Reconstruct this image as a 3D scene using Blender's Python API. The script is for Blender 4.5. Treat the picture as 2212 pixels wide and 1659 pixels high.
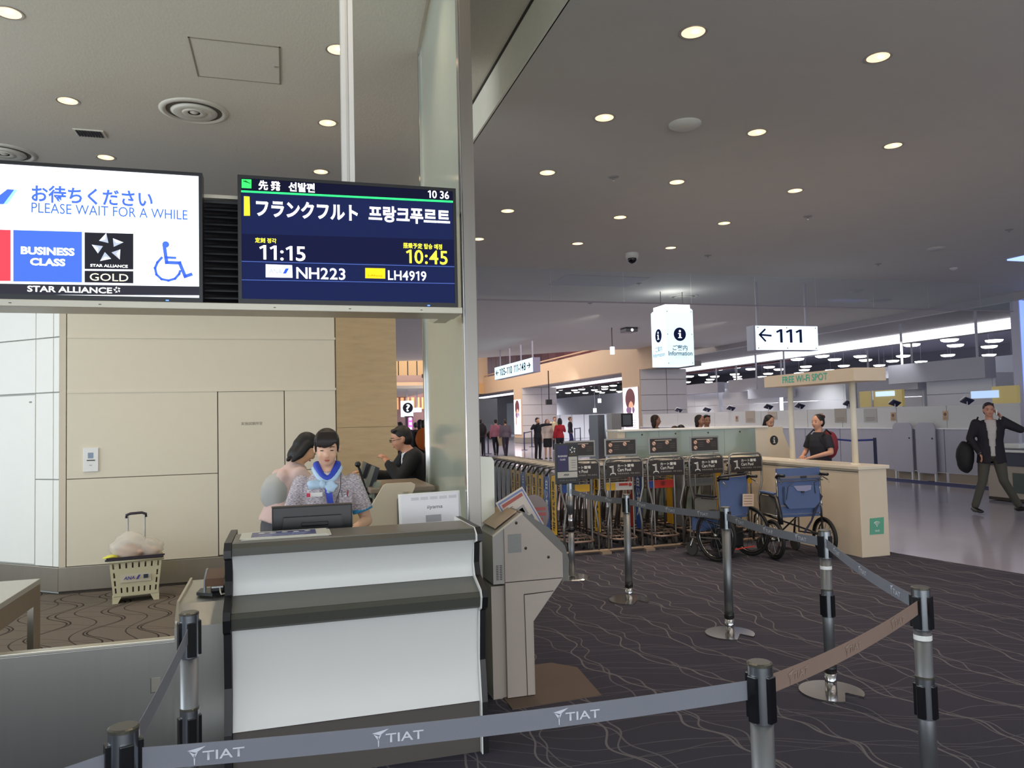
import bpy, bmesh, math, random
from math import sin, cos, pi, radians as R_
from mathutils import Vector, Matrix, Euler
random.seed(7)
for _o in list(bpy.data.objects): bpy.data.objects.remove(_o)
S = bpy.context.scene; C = S.collection
# ---------------------------------------------------------------- camera, world, exposure
FPX, YAW, PIT, ROL, EYE = 1650.0, .2890, .0461, -.0241, 1.65
_F = Vector((sin(YAW)*cos(PIT), cos(YAW)*cos(PIT), sin(PIT)))
_R0 = Vector((cos(YAW), -sin(YAW), 0)); _U0 = _R0.cross(_F)
_R = _R0*cos(ROL)+_U0*sin(ROL); _U = _R.cross(_F)
cam = bpy.data.objects.new('camera', bpy.data.cameras.new('camera')); C.objects.link(cam)
cam.data.sensor_width = 36; cam.data.lens = 36*FPX/2212; cam.data.clip_end = 400; cam.data.clip_start = .05
cam.matrix_world = Matrix(((_R.x, _U.x, -_F.x, 0), (_R.y, _U.y, -_F.y, 0), (_R.z, _U.z, -_F.z, EYE), (0, 0, 0, 1)))
S.camera = cam
W = bpy.data.worlds.new('daylight_outside'); S.world = W; W.use_nodes = True
_bg = W.node_tree.nodes['Background']; _bg.inputs[0].default_value = (.80, .90, 1.0, 1); _bg.inputs[1].default_value = .85
S.view_settings.view_transform = 'Standard'; S.view_settings.look = 'None'
S.view_settings.exposure = 0.38; S.view_settings.gamma = 1.0; S.view_settings.use_curve_mapping = False
try: S.cycles.max_bounces = 6; S.cycles.transparent_max_bounces = 12; S.cycles.sample_clamp_indirect = 4.0
except Exception: pass
def lamp(kind, name, loc, energy, color=(1, 1, 1), size=1., size_y=None, rot=(0, 0, 0), spot=None, blend=.6):
    l = bpy.data.lights.new(name, kind); l.energy = energy; l.color = color
    if kind == 'AREA':
        l.size = size
        if size_y: l.shape = 'RECTANGLE'; l.size_y = size_y
    elif kind == 'SPOT': l.spot_size = spot; l.spot_blend = blend; l.shadow_soft_size = size
    else: l.shadow_soft_size = size
    o = bpy.data.objects.new(name, l); C.objects.link(o); o.location = loc; o.rotation_euler = rot
    return o
# daylight through the gate windows behind and left of the viewpoint
lamp('AREA', 'window_daylight', (-3.0, -6.5, 2.4), 150, (.80, .90, 1.0), 12, 4.2, (R_(90), 0, 0))
lamp('AREA', 'window_daylight_side', (-8.5, 4.5, 2.6), 295, (.86, .94, 1.0), 7, 4.0, (R_(90), 0, R_(-90)))
# low added fill for the ceiling, hall pendant beams, added concourse fill lamps
lamp('AREA', 'ceiling_bounce_fill', (2.0, -7.5, .3), 450, (.93, .93, .92), 14, 3.0, (R_(125), 0, 0))  # added area lamp tilted upward to lift the ceiling, no fitting of the place
for _i, (_x, _y) in enumerate(((23, 27), (31, 24), (38, 30), (23, 35), (32, 36), (31, 42), (36, 48), (23, 52), (30, 62), (38, 66), (23, 74), (42, 42), (31, 19))):
    lamp('SPOT', 'pendant_beam', (_x, _y, 4.4), 1100, (.94, .96, 1.0), .15, spot=R_(150), blend=.5)
for _x, _y in ((9, 21), (14, 22), (11, 36), (14, 38), (8, 34)):
    lamp('SPOT', 'pillar_fill', (_x, _y, 4.6), 260, (1, .93, .90), .15, rot=(R_(48), 0, 0), spot=R_(110), blend=.7)  # added spots that brighten the far pillars, no such fittings in the ceiling
lamp('AREA', 'concourse_fill', (9.5, 24, 4.66), 300, (1, .90, .84), 9, 16)  # added fill under the ceiling for the far concourse, not a luminaire
lamp('AREA', 'near_concourse_fill', (5.2, 5.5, 4.66), 110, (1, .88, .78), 5, 12)  # added fill beside the real downlights, not a luminaire
lamp('AREA', 'far_concourse_fill', (9, 46, 8.9), 2000, (1, .86, .76), 10, 22)  # added fill out of view above the far end
# ---------------------------------------------------------------- pixel rays onto real planes
def ray(x, y): return _F+_R*((x-1106)/FPX)-_U*((y-829.5)/FPX)
def onz(x, y, z=0.):
    d = ray(x, y); return Vector((0, 0, EYE))+d*((z-EYE)/d.z)
def ony(x, y, Y):
    d = ray(x, y); return Vector((0, 0, EYE))+d*(Y/d.y)
def onx(x, y, X):
    d = ray(x, y); return Vector((0, 0, EYE))+d*(X/d.x)
# ---------------------------------------------------------------- materials
def lin(c):
    if isinstance(c, str): c = [int(c[i:i+2], 16)/255 for i in (0, 2, 4)]
    return tuple((v/12.92 if v <= .04045 else ((v+.055)/1.055)**2.4) for v in c)
_mats = {}
def M(name, col, rough=.5, metal=0., emit=0., ecol=None, bump=0., bscale=60., var=0., vscale=8., aniso=0., trans=0., alpha=1., spec=.5, stretch=None):
    if name in _mats: return _mats[name]
    m = bpy.data.materials.new(name); m.use_nodes = True; nt = m.node_tree; b = nt.nodes['Principled BSDF']
    c = lin(col)
    b.inputs['Base Color'].default_value = (*c, 1); b.inputs['Roughness'].default_value = rough
    b.inputs['Metallic'].default_value = metal; b.inputs['Specular IOR Level'].default_value = spec
    if aniso: b.inputs['Anisotropic'].default_value = aniso
    if trans: b.inputs['Transmission Weight'].default_value = trans; b.inputs['IOR'].default_value = 1.45
    if alpha < 1: b.inputs['Alpha'].default_value = alpha
    if emit: b.inputs['Emission Color'].default_value = (*lin(ecol or col), 1); b.inputs['Emission Strength'].default_value = emit
    tc = nt.nodes.new('ShaderNodeTexCoord'); src = tc.outputs['Object']
    if stretch:
        mp = nt.nodes.new('ShaderNodeMapping'); mp.inputs['Scale'].default_value = stretch
        nt.links.new(src, mp.inputs[0]); src = mp.outputs[0]
    if var or not emit:
        n = nt.nodes.new('ShaderNodeTexNoise'); n.inputs['Scale'].default_value = vscale; n.inputs['Detail'].default_value = 3
        nt.links.new(src, n.inputs['Vector'])
        mx = nt.nodes.new('ShaderNodeMix'); mx.data_type = 'RGBA'; v = var or .04
        mx.inputs[6].default_value = (*[max(0, k*(1-v)) for k in c], 1); mx.inputs[7].default_value = (*[min(1, k*(1+v)) for k in c], 1)
        nt.links.new(n.outputs['Fac'], mx.inputs[0]); nt.links.new(mx.outputs[2], b.inputs['Base Color'])
    if bump:
        n2 = nt.nodes.new('ShaderNodeTexNoise'); n2.inputs['Scale'].default_value = bscale; n2.inputs['Detail'].default_value = 4
        nt.links.new(src, n2.inputs['Vector'])
        bp = nt.nodes.new('ShaderNodeBump'); bp.inputs['Strength'].default_value = bump; bp.inputs['Distance'].default_value = .01
        nt.links.new(n2.outputs['Fac'], bp.inputs['Height']); nt.links.new(bp.outputs[0], b.inputs['Normal'])
    _mats[name] = m; return m
def carpet(name, base, line, fams, P, warp=.05, base2=None):
    """cut-pile carpet with printed sinuous lines; fams = (angle, amp, wavelength, phase, amp2, wavelength2, width, strength)"""
    m = bpy.data.materials.new(name); m.use_nodes = True; nt = m.node_tree; b = nt.nodes['Principled BSDF']
    b.inputs['Roughness'].default_value = .95; b.inputs['Specular IOR Level'].default_value = .15
    N = nt.nodes; L = nt.links
    def math_(op, a, c_=None, d=None):
        n = N.new('ShaderNodeMath'); n.operation = op
        for i, v in enumerate((a, c_, d)):
            if v is None: continue
            if isinstance(v, (int, float)): n.inputs[i].default_value = v
            else: L.new(v, n.inputs[i])
        return n.outputs[0]
    tc = N.new('ShaderNodeTexCoord'); nz = N.new('ShaderNodeTexNoise'); nz.inputs['Scale'].default_value = .9; nz.inputs['Detail'].default_value = 1
    L.new(tc.outputs['Object'], nz.inputs['Vector'])
    sx = N.new('ShaderNodeSeparateXYZ'); L.new(tc.outputs['Object'], sx.inputs[0])
    sn = N.new('ShaderNodeSeparateColor'); L.new(nz.outputs['Color'], sn.inputs[0])
    x = math_('MULTIPLY_ADD', sn.outputs[0], warp*8, sx.outputs[0]); y = math_('MULTIPLY_ADD', sn.outputs[1], warp*8, sx.outputs[1])
    tot = None
    for (ang, a1, w1, ph, a2, w2, wd, st) in fams:
        ca, sa = cos(ang), sin(ang)
        u = math_('ADD', math_('MULTIPLY', x, ca), math_('MULTIPLY', y, sa))
        v = math_('ADD', math_('MULTIPLY', x, -sa), math_('MULTIPLY', y, ca))
        s1 = math_('MULTIPLY', math_('SINE', math_('ADD', math_('MULTIPLY', v, 2*pi/w1), ph)), a1)
        s2 = math_('MULTIPLY', math_('SINE', math_('ADD', math_('MULTIPLY', v, 2*pi/w2), ph*2.3)), a2)
        q = math_('ADD', math_('ADD', u, s1), s2)
        f = math_('FRACT', math_('ADD', math_('DIVIDE', q, P), ph*.37))
        d = math_('ABSOLUTE', math_('SUBTRACT', f, .5))
        k = math_('MULTIPLY', math_('LESS_THAN', d, wd/P/2), st)
        tot = k if tot is None else math_('MAXIMUM', tot, k)
    fine = N.new('ShaderNodeTexNoise'); fine.inputs['Scale'].default_value = 260; L.new(tc.outputs['Object'], fine.inputs['Vector'])
    c = lin(base)
    m0 = N.new('ShaderNodeMix'); m0.data_type = 'RGBA'; m0.inputs[6].default_value = (*[k*.72 for k in c], 1); m0.inputs[7].default_value = (*[k*1.3 for k in c], 1)
    L.new(fine.outputs['Fac'], m0.inputs[0])
    m1 = N.new('ShaderNodeMix'); m1.data_type = 'RGBA'; L.new(tot, m1.inputs[0]); L.new(m0.outputs[2], m1.inputs[6]); m1.inputs[7].default_value = (*lin(line), 1)
    L.new(m1.outputs[2], b.inputs['Base Color'])
    bp = N.new('ShaderNodeBump'); bp.inputs['Strength'].default_value = .35; bp.inputs['Distance'].default_value = .004
    L.new(fine.outputs['Fac'], bp.inputs['Height']); L.new(bp.outputs[0], b.inputs['Normal'])
    return m
# ---------------------------------------------------------------- mesh building
class MB:
    def __init__(s): s.b = bmesh.new()
    def box(s, x0, x1, y0, y1, z0, z1, bev=0., mat=None):
        r = bmesh.ops.create_cube(s.b, size=1.0); vs = r['verts']
        for v in vs: v.co = Vector(((x0+x1)/2+v.co.x*(x1-x0), (y0+y1)/2+v.co.y*(y1-y0), (z0+z1)/2+v.co.z*(z1-z0)))
        if bev:
            es = list({e for v in vs for e in v.link_edges})
            r = bmesh.ops.bevel(s.b, geom=es, offset=bev, segments=2, affect='EDGES', profile=.6); vs = list({v for f in r['faces'] for v in f.verts}|{v for v in vs if v.is_valid})
        if mat is not None:
            for v in vs: v.co = mat @ v.co
        return s
    def prism(s, pts, a, d, axis='y'):
        """extrude polygon of 2-D points along an axis between a and d"""
        def P(p, t):
            return {'y': (p[0], t, p[1]), 'x': (t, p[0], p[1]), 'z': (p[0], p[1], t)}[axis]
        v0 = [s.b.verts.new(P(p, a)) for p in pts]; v1 = [s.b.verts.new(P(p, d)) for p in pts]; n = len(pts)
        s.b.faces.new(v0); s.b.faces.new(v1[::-1])
        for i in range(n): s.b.faces.new((v0[i], v1[i], v1[(i+1) % n], v0[(i+1) % n]))
        return s
    def quad(s, *p):
        s.b.faces.new([s.b.verts.new(q) for q in p]); return s
    def tube(s, pts, r, n=8, closed=False, cap=True):
        pts = [Vector(p) for p in pts]; rs = r if isinstance(r, (list, tuple)) else [r]*len(pts); rings = []; m = len(pts); prev = None
        for i, p in enumerate(pts):
            if closed: t = pts[(i+1) % m]-pts[i-1]
            else: t = pts[min(i+1, m-1)]-pts[max(i-1, 0)]
            t = t.normalized() if t.length > 1e-9 else Vector((0, 0, 1))
            if prev is None: u = t.orthogonal().normalized()
            else:
                u = prev-t*prev.dot(t); u = u.normalized() if u.length > 1e-6 else t.orthogonal().normalized()
            prev = u; w = t.cross(u)
            rings.append([s.b.verts.new(p+(u*cos(2*pi*k/n)+w*sin(2*pi*k/n))*rs[i]) for k in range(n)])
        for i in range(m if closed else m-1):
            a, c = rings[i], rings[(i+1) % m]
            for k in range(n): s.b.faces.new((a[k], a[(k+1) % n], c[(k+1) % n], c[k]))
        if cap and not closed: s.b.faces.new(rings[0][::-1]); s.b.faces.new(rings[-1])
        return s
    def lathe(s, prof, n=24, o=(0, 0, 0), mat=None):
        o = Vector(o); rings = []; T = (lambda v: mat @ v) if mat is not None else (lambda v: v)
        for (r, z) in prof:
            rings.append([s.b.verts.new(T(Vector((r*cos(2*pi*k/n), r*sin(2*pi*k/n), z)))+o) for k in range(n)] if r > 1e-5 else [s.b.verts.new(T(Vector((0, 0, z)))+o)])
        for a, c in zip(rings, rings[1:]):
            for k in range(n):
                k2 = (k+1) % n
                if len(a) == 1 and len(c) == 1: continue
                if len(a) == 1: s.b.faces.new((a[0], c[k2], c[k]))
                elif len(c) == 1: s.b.faces.new((a[k], a[k2], c[0]))
                else: s.b.faces.new((a[k], a[k2], c[k2], c[k]))
        return s
    def ell(s, c, r, seg=16, mat=None):
        q = bmesh.ops.create_uvsphere(s.b, u_segments=seg, v_segments=max(6, seg//2+2), radius=1.0); c = Vector(c)
        for v in q['verts']:
            p = Vector((v.co.x*r[0], v.co.y*r[1], v.co.z*r[2])); p = mat @ p if mat is not None else p; v.co = p+c
        return s
    def loft(s, rings, n=16):
        """rings: (centre, rx vector, ry vector)"""
        rr = [[s.b.verts.new(Vector(c)+u*cos(2*pi*k/n)+w*sin(2*pi*k/n)) for k in range(n)] for c, u, w in rings]
        for a, c in zip(rr, rr[1:]):
            for k in range(n): s.b.faces.new((a[k], a[(k+1) % n], c[(k+1) % n], c[k]))
        s.b.faces.new(rr[0][::-1]); s.b.faces.new(rr[-1]); return s
    def xf(s, m):
        for v in s.b.verts: v.co = m @ v.co
        return s
    def mesh(s, name, smooth=False):
        bmesh.ops.recalc_face_normals(s.b, faces=s.b.faces)
        me = bpy.data.meshes.new(name); s.b.to_mesh(me); s.b.free()
        if smooth: me.polygons.foreach_set('use_smooth', [True]*len(me.polygons))
        me.update(); return me
def obj(name, mb, mat, parent=None, smooth=False, loc=None, rot=None):
    me = mb.mesh(name, smooth) if isinstance(mb, MB) else mb
    if not me.materials: me.materials.append(mat)
    o = bpy.data.objects.new(name, me); C.objects.link(o)
    if smooth and isinstance(mb, MB):
        pass
    if parent:
        o.parent = parent; r = parent
        while r.parent: r = r.parent
        if r.name in _WORLD: o.matrix_parent_inverse = wm(parent).inverted()
    if loc is not None: o.location = loc
    if rot is not None: o.rotation_euler = rot
    return o
_WORLD = set()
def wm(o):
    m = Matrix.LocRotScale(o.location, o.rotation_euler, o.scale)
    return (wm(o.parent) @ o.matrix_parent_inverse @ m) if o.parent else m
def tag(o, label, cat, group=None, kind=None):
    o['label'] = label; o['category'] = cat
    if group: o['group'] = group
    if kind: o['kind'] = kind
    return o
def wthing(name, label, cat, loc, group=None):
    """a thing whose parts are given in world coordinates"""
    o = thing(name, label, cat, loc, 0., group); _WORLD.add(o.name); return o
def thing(name, label, cat, loc=(0, 0, 0), rz=0., group=None):
    o = bpy.data.objects.new(name, None); C.objects.link(o); o.location = loc; o.rotation_euler = (0, 0, rz); o.empty_display_size = .1
    return tag(o, label, cat, group)
def struct(name, mb, mat, parent=None, smooth=False):
    o = obj(name, mb, mat, parent, smooth)
    if parent is None: o['kind'] = 'structure'
    return o
def kids(o): return [c for c in bpy.data.objects if c.parent == o]
def dup(o, loc=None, rz=None, label=None, parent=None, tree=None):
    c = o.copy(); C.objects.link(c)
    if loc is not None: c.location = loc
    if rz is not None: c.rotation_euler = (0, 0, rz)
    if label: c['label'] = label
    if parent: c.parent = parent
    for ch in o.children: dup(ch, parent=c)
    return c
def shade(o, ang=40):
    me = o.data; me.polygons.foreach_set('use_smooth', [True]*len(me.polygons))
    try: me.set_sharp_from_angle(angle=R_(ang))
    except Exception: pass
    return o
_tc = {}
def textmesh(s, bold=0., ext=.0, res=3):
    cu = bpy.data.curves.new('t', 'FONT'); cu.body = s; cu.size = 1.; cu.offset = bold; cu.extrude = ext; cu.resolution_u = res; cu.space_line = .95
    o = bpy.data.objects.new('t', cu); C.objects.link(o); dg = bpy.context.evaluated_depsgraph_get()
    me = bpy.data.meshes.new_from_object(o.evaluated_get(dg)); bpy.data.objects.remove(o); bpy.data.curves.remove(cu)
    return me
def text(s, mat, parent, o, ux, uz, w, h, name='lettering', bold=0., nrm=None):
    """lettering fitted to a w x h rectangle with lower left corner o, right vector ux and up vector uz"""
    me = textmesh(s, bold); xs = [v.co.x for v in me.vertices]; ys = [v.co.y for v in me.vertices]
    x0, x1, y0, y1 = min(xs), max(xs), min(ys), max(ys); ux = Vector(ux).normalized(); uz = Vector(uz).normalized(); o = Vector(o)
    for v in me.vertices: v.co = o+ux*((v.co.x-x0)/(x1-x0)*w)+uz*((v.co.y-y0)/(y1-y0)*h)
    me.materials.clear(); me.name = name
    return obj(name, me, mat, parent)
def numtext(s, mat, parent, px, Y, bold=.02, rect=None, name='lettering'):
    """figures with a flagged, footless 1, fitted to a picture rectangle in plane Y, or to rect = (origin, ux, w, h)"""
    if rect is None:
        a = ony(px[0], px[1], Y); b = ony(px[0], px[3], Y); c = ony(px[2], px[3], Y); o = Vector((a.x, Y, b.z)); ux = Vector((1, 0, 0)); w = c.x-a.x; h = a.z-b.z
    else: o, ux, w, h = rect; o = Vector(o); ux = Vector(ux)
    ref = textmesh('H', bold); H0 = max(v.co.y for v in ref.vertices); bm = bmesh.new(); cur = 0.
    for ch in s:
        if ch == ' ': cur += .35; continue
        if ch == '1':
            P = [(.25, 0), (.42, 0), (.42, 1), (.28, 1), (.0, .84), (.06, .71), (.25, .82)]; bm.faces.new([bm.verts.new((cur+x, z, 0)) for x, z in P]); cur += .42+.22; continue
        me = textmesh(ch, bold); x0 = min(v.co.x for v in me.vertices); x1 = max(v.co.x for v in me.vertices)
        for v in me.vertices: v.co = Vector((cur+(v.co.x-x0)/H0, v.co.y/H0, 0))
        bm.from_mesh(me); cur += (x1-x0)/H0+.13
    cur -= .13 if s[-1] != '1' else .22
    for v in bm.verts: v.co = o+ux*(v.co.x/cur*w)+Vector((0, 0, 1))*(v.co.y*h)
    me = bpy.data.meshes.new(name); bm.to_mesh(me); bm.free(); return obj(name, me, mat, parent)
def ytext(s, mat, parent, px, Y, off=(0, 0, 0), bold=0., name='lettering'):
    """px = (x left, y top left, x right, y bottom left) in the picture, lettering lying in the plane Y"""
    a = ony(px[0], px[1], Y); b = ony(px[0], px[3], Y); c = ony(px[2], px[3], Y)
    return text(s, mat, parent, Vector((a.x, Y, b.z))-Vector(off), (1, 0, 0), (0, 0, 1), c.x-a.x, a.z-b.z, name, bold)
def dec(mb, pts, Y, t=.002):
    """flat print of px corner points lying in the plane Y, thickness t"""
    p = [ony(x, y, Y) for x, y in pts]; mb.prism([(q.x, q.z) for q in p], Y-t, Y); return mb
# ================================================================ STRUCTURE
m_ceil = M('ceiling_board', 'd0cbc2', .9, bump=.15, bscale=60, var=.03, vscale=3)
m_ceilL = M('ceiling_board_gate', 'd6d0c2', .9, bump=.13, bscale=55, var=.07, vscale=60, stretch=(1, .4, 1))
m_wall = M('beige_wall_panel', 'dad1bd', .55, var=.02)
m_wallw = M('white_wall_panel', 'e6e6df', .5, var=.02)
m_seam = M('dark_joint', '3a332c', .8)
m_col = M('column_steel', '8c8781', .42, 1.0, aniso=.5, var=.05, vscale=3, stretch=(14, 14, .5))
m_steel = M('brushed_stainless', 'b9b8b2', .34, 1.0, aniso=.6, var=.05, vscale=3, bump=.05, bscale=90, stretch=(14, 14, .5))
m_steelh = M('brushed_stainless_flat', 'c9c3b6', .33, 1.0, aniso=.5, var=.06, vscale=2.5, stretch=(6, 6, .5))
m_white = M('white_laminate', 'e3e3e0', .35, var=.01)
m_cream = M('cream_laminate', 'dcccb6', .45, var=.015)
m_black = M('black_plastic', '16161a', .35)
m_dark = M('charcoal_laminate', '46463f', .45, var=.05)
m_chrome = M('chrome', 'd5d5d8', .12, 1.0)
m_glass = M('clear_glass', 'e8f4ef', .03, alpha=.16, spec=.6)
m_peach = M('peach_panel', 'c6ac90', .6)
m_grayw = M('pale_gray_panel', 'c3c3cb', .5, var=.02)
m_hallw = M('hall_white_panel', 'dcdce0', .5, var=.02)

# carpets
fR = [(.10, .06, 1.15, .30, .022, .36, .013, 1.), (.08, .055, 1.15, .52, .024, .33, .010, .85), (.16, .05, 1.3, 1.5, .020, .40, .010, .7),
      (1.20, .04, 1.9, 1.1, .015, .7, .007, .5), (1.20, .05, 1.7, 1.72, .015, .6, .006, .4), (1.33, .05, 2.1, 2.45, .02, .7, .007, .5), (1.33, .05, 2.3, 3.1, .02, .8, .006, .4)]
m_carpet = carpet('patterned_carpet', '3b3a45', '686569', fR, .42)
fL = [(.1, .10, .78, .3, .03, 1.4, .013, 1.), (.1, .10, .74, 3.3, .03, 1.7, .013, 1.), (.15, .09, .9, 1.8, .04, 1.2, .011, .9),
      (1.15, .04, 1.3, 1.1, .02, 1.9, .007, .7), (1.2, .05, 1.6, 2.7, .02, 1.9, .007, .7)]
m_carpetL = carpet('brown_patterned_carpet', '6a625a', '302a28', fL, .40, warp=.02)
struct('floor', MB().prism([(-12, -8), (6.55, -8), (6.98, 5.9), (6.75, 7.27), (6.6, 13), (-12, 13)], -.1, .0, 'z'), m_carpet)
struct('floor', MB().prism([(-12, 4.12), (.95, 4.12), (.95, 8.9), (-12, 12)], .0, .003, 'z'), m_carpetL)
m_shiny = M('polished_blue_gray_floor', 'a3a2b4', .13, spec=.7, var=.06, vscale=1.5, bump=.02, bscale=5)
struct('floor', MB().box(-12, 90, -8, 120, -.14, -.012), m_shiny)
struct('trim_13', MB().box(13.6, 14.18, 6, 34, -.012, -.004), M('navy_floor_strip', '3c4470', .6))
# ceilings
HC, HL = 4.71, 5.12
struct('ceiling', MB().prism([(2.02, -8), (18.84, -8), (18.84, 30.5), (13.3, 32.4), (9, 36.7), (5.4, 38.4), (-6, 44), (-6, 14), (2.02, 14)], HC, HC+.3, 'z'), m_ceil)
struct('ceiling', MB().box(-12, 2.06, -8, 14, HL, HL+.2), m_ceilL)
struct('trim_1', MB().box(2.0, 2.03, -8, 14, HC, HL), M('pale_fascia', 'f2eedd', .55))
struct('trim_2', MB().box(1.985, 2.0, -8, 14, HL-.02, HL), m_seam)
struct('ceiling', MB().box(-12, -6, 14, 30, HC, HC+.2), m_ceil)
# back wall of the gate room: panels separated by recessed joints
YW = 8.74
m_joint = M('panel_joint', '97907f', .8); m_jointw = M('panel_joint_pale', 'a9aaa6', .8)
struct('wall_back', MB().box(-2.2, 1.22, YW+.03, YW+.5, 0, 4.02), m_joint)
wb = bpy.data.objects['wall_back']
def panels(parent, mat, xs, zs, y, skip=(), th=.03, g=.004):
    for i in range(len(xs)-1):
        for j in range(len(zs)-1):
            if (i, j) in skip: continue
            obj('panel', MB().box(xs[i]+g, xs[i+1]-g, y, y+th, zs[j]+g, zs[j+1]-g, .003), mat, parent)
zs = [.27, 1.15, 2.035, 2.60, 3.15, 4.02]
panels(wb, m_wall, [-2.135, -.695], zs[:3], YW)
panels(wb, m_wall, [-.01, .54], zs[:3], YW)
panels(wb, m_wall, [-2.135, .54], zs[2:], YW)
obj('corner_trim', MB().box(-2.2, -2.14, YW, YW+.03, .27, 4.02), M('corner_trim_beige', 'cfc4b0', .5), wb)
for z in (2.035, 2.60):
    obj('joint_rail', MB().box(-2.13, .545, YW-.006, YW+.02, z-.012, z+.012), m_wall, wb)
struct('door_1', MB().box(-.69, -.015, YW+.002, YW+.028, .285, 2.02, .003), m_wall)
d1 = bpy.data.objects['door_1']
for n_, a_ in (('hinge_gap', (-.699, -.690)), ('lock_gap', (-.015, -.006))):
    obj(n_, MB().box(a_[0], a_[1], YW+.004, YW+.03, .28, 2.03), m_seam, d1)
text('実施試験所室', M('gray_lettering', '8a8274', .6), d1, (-.46, YW, 1.655), (1, 0, 0), (0, 0, 1), .22, .035)
m_stone = M('travertine_stone', 'b89f78', .55, var=.16, vscale=5, bump=.1, bscale=14, stretch=(1, 1, 5))
struct('wall_stone', MB().box(.548, 1.22, YW-.02, YW, 0, 1.6).box(.548, 1.22, YW-.02, YW, 1.603, 4.02), m_stone)
struct('baseboard_back', MB().box(-2.2, .548, YW-.012, YW, .03, .268, .003), m_steelh)
struct('trim_3', MB().box(-2.2, 1.22, YW-.002, YW+.03, 0, .03), m_seam)
# angled white wall at the far left
AW = Matrix.Translation((-2.2, YW, 0)) @ Matrix.Rotation(R_(180-40), 4, 'Z')
def awbox(x0, x1, y0, y1, z0, z1, b=0): return MB().box(x0, x1, y0, y1, z0, z1, b).xf(AW)
struct('wall_left', awbox(0, 5, -.5, -.03, 0, 4.02), m_jointw); wl = bpy.data.objects['wall_left']
for x0, x1 in ((0.0, .09), (.09, .36), (1.1, 2.2), (2.2, 3.4), (3.4, 5)):
    for j in range(5): obj('panel', awbox(x0+.005, x1-.005, -.03, 0, zs[j]+.006, zs[j+1]-.006, .003), m_wallw, wl)
for j in (2, 3, 4): obj('panel', awbox(.365, 1.095, -.03, 0, zs[j]+.006, zs[j+1]-.006, .003), m_wallw, wl)
struct('door_2', awbox(.372, 1.09, -.03, -.002, .285, 2.02, .003), m_wallw)
obj('name_plate', awbox(.42, .46, -.002, 0, 1.94, 1.955), M('gray_lettering', '8a8274'), bpy.data.objects['door_2'])
struct('baseboard_left', awbox(0, 5, -.03, .012, .03, .268, .003), m_steelh)
# glass partition with steel column at its end
gp = wthing('glass_partition', 'tall pale green glass partition framed in steel, rising from behind the service counter to the ceiling', 'partition', (1.1, 4.4, 0))
m_frost = M('green_white_frosted_glass', 'b9c2b4', .12, var=.03, spec=.7)
obj('glass_panel', MB().prism([(1.045, 4.40), (1.065, 4.40), (1.255, 6.9), (1.235, 6.9)], .02, HL-.04, 'z'), m_frost, gp)
obj('steel_column', MB().box(1.012, 1.085, 4.33, 4.40, 0, HL, .004), m_col, gp)
obj('edge_strip', MB().box(1.006, 1.0125, 4.345, 4.40, 0, HL), m_chrome, gp)
obj('end_frame', MB().box(1.215, 1.285, 6.9, 6.95, 0, HL, .004), m_chrome, gp)
obj('top_rail', MB().prism([(1.025, 4.40), (1.085, 4.40), (1.275, 6.9), (1.215, 6.9)], HL-.05, HL-.005, 'z'), m_steelh, gp)
# hanging glass smoke curtain
sc_ = wthing('glass_smoke_curtain', 'row of clear glass panes hanging from the dark ceiling above the concourse', 'smoke barrier', (2.1, 14.66, HC))
seams = [2.06, 3.68, 5.24, 6.87, 8.46, 10.06, 11.66, 13.26, 14.86, 16.46, 17.5]
m_curt = M('smoke_glass', '9aa2ab', .04, alpha=.22, spec=.7)
for a, b_ in zip(seams, seams[1:]): obj('pane', MB().box(a+.008, b_-.008, 14.66, 14.668, 4.06, HC-.002), m_curt, sc_)
obj('bottom_rail', MB().box(2.06, 17.5, 14.65, 14.68, 4.035, 4.06), M('rail_lilac_gray', '9c8f98', .5), sc_)
# downlights
def downlight(x, y, h, label, group):
    t = thing('downlight', label, 'ceiling light', (x, y, h), 0, group)
    obj('trim_ring', MB().lathe([(.092, -.001), (.112, -.006), (.118, -.001), (.112, .0)], 24), M('downlight_ring', 'a09a92', .4), t)
    obj('reflector', MB().lathe([(.094, -.003), (.06, -.0015), (0, -.001)], 24), M('lit_reflector', 'ffdcb4', .4, emit=1.15, ecol='ffd9ae', var=.3, vscale=30), t)
    obj('bulb', MB().ell((0.01, -.015, -.006), (.03, .022, .008), 12), M('bulb_glow', 'fff2d6', .4, emit=3.0), t)
    return t
names = ['nearest', 'second', 'third', 'fourth', 'fifth']
for i, x in enumerate((3.16, 4.96, 6.78)):
    for j in range(5):
        y = 5.30+j*1.78
        if i == 2 and j == 0: continue
        downlight(x, y, HC, 'round warm recessed downlight in the %s column of the dark ceiling, %s from the front' % (('left', 'middle', 'right')[i], names[j]), 'downlights in the concourse ceiling')
        lamp('SPOT', 'downlight_beam', (x, y, HC-.03), 62, (1, .78, .55), .08, spot=R_(105), blend=.8)
for i, x in enumerate((-2.17, .5)):
    for j, y in enumerate((7.1, 8.9, 10.68)):
        downlight(x, y, HL, 'round warm recessed downlight in the gate room ceiling, %s column, %s from the front' % (('left', 'right')[i], names[j]), 'downlights in the gate room ceiling')
        if y < 9: lamp('SPOT', 'downlight_beam', (x, y, HL-.03), 60, (1, .80, .58), .08, spot=R_(110), blend=.8)
for x, y in ((.5, 5.32), (-2.17, 5.32), (.5, 3.54)):
    downlight(x, y, HL, 'round warm recessed downlight just above the top edge of the picture', 'downlights in the gate room ceiling')
    lamp('SPOT', 'downlight_beam', (x, y, HL-.03), 48, (1, .80, .56), .08, spot=R_(125), blend=.8)
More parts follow.
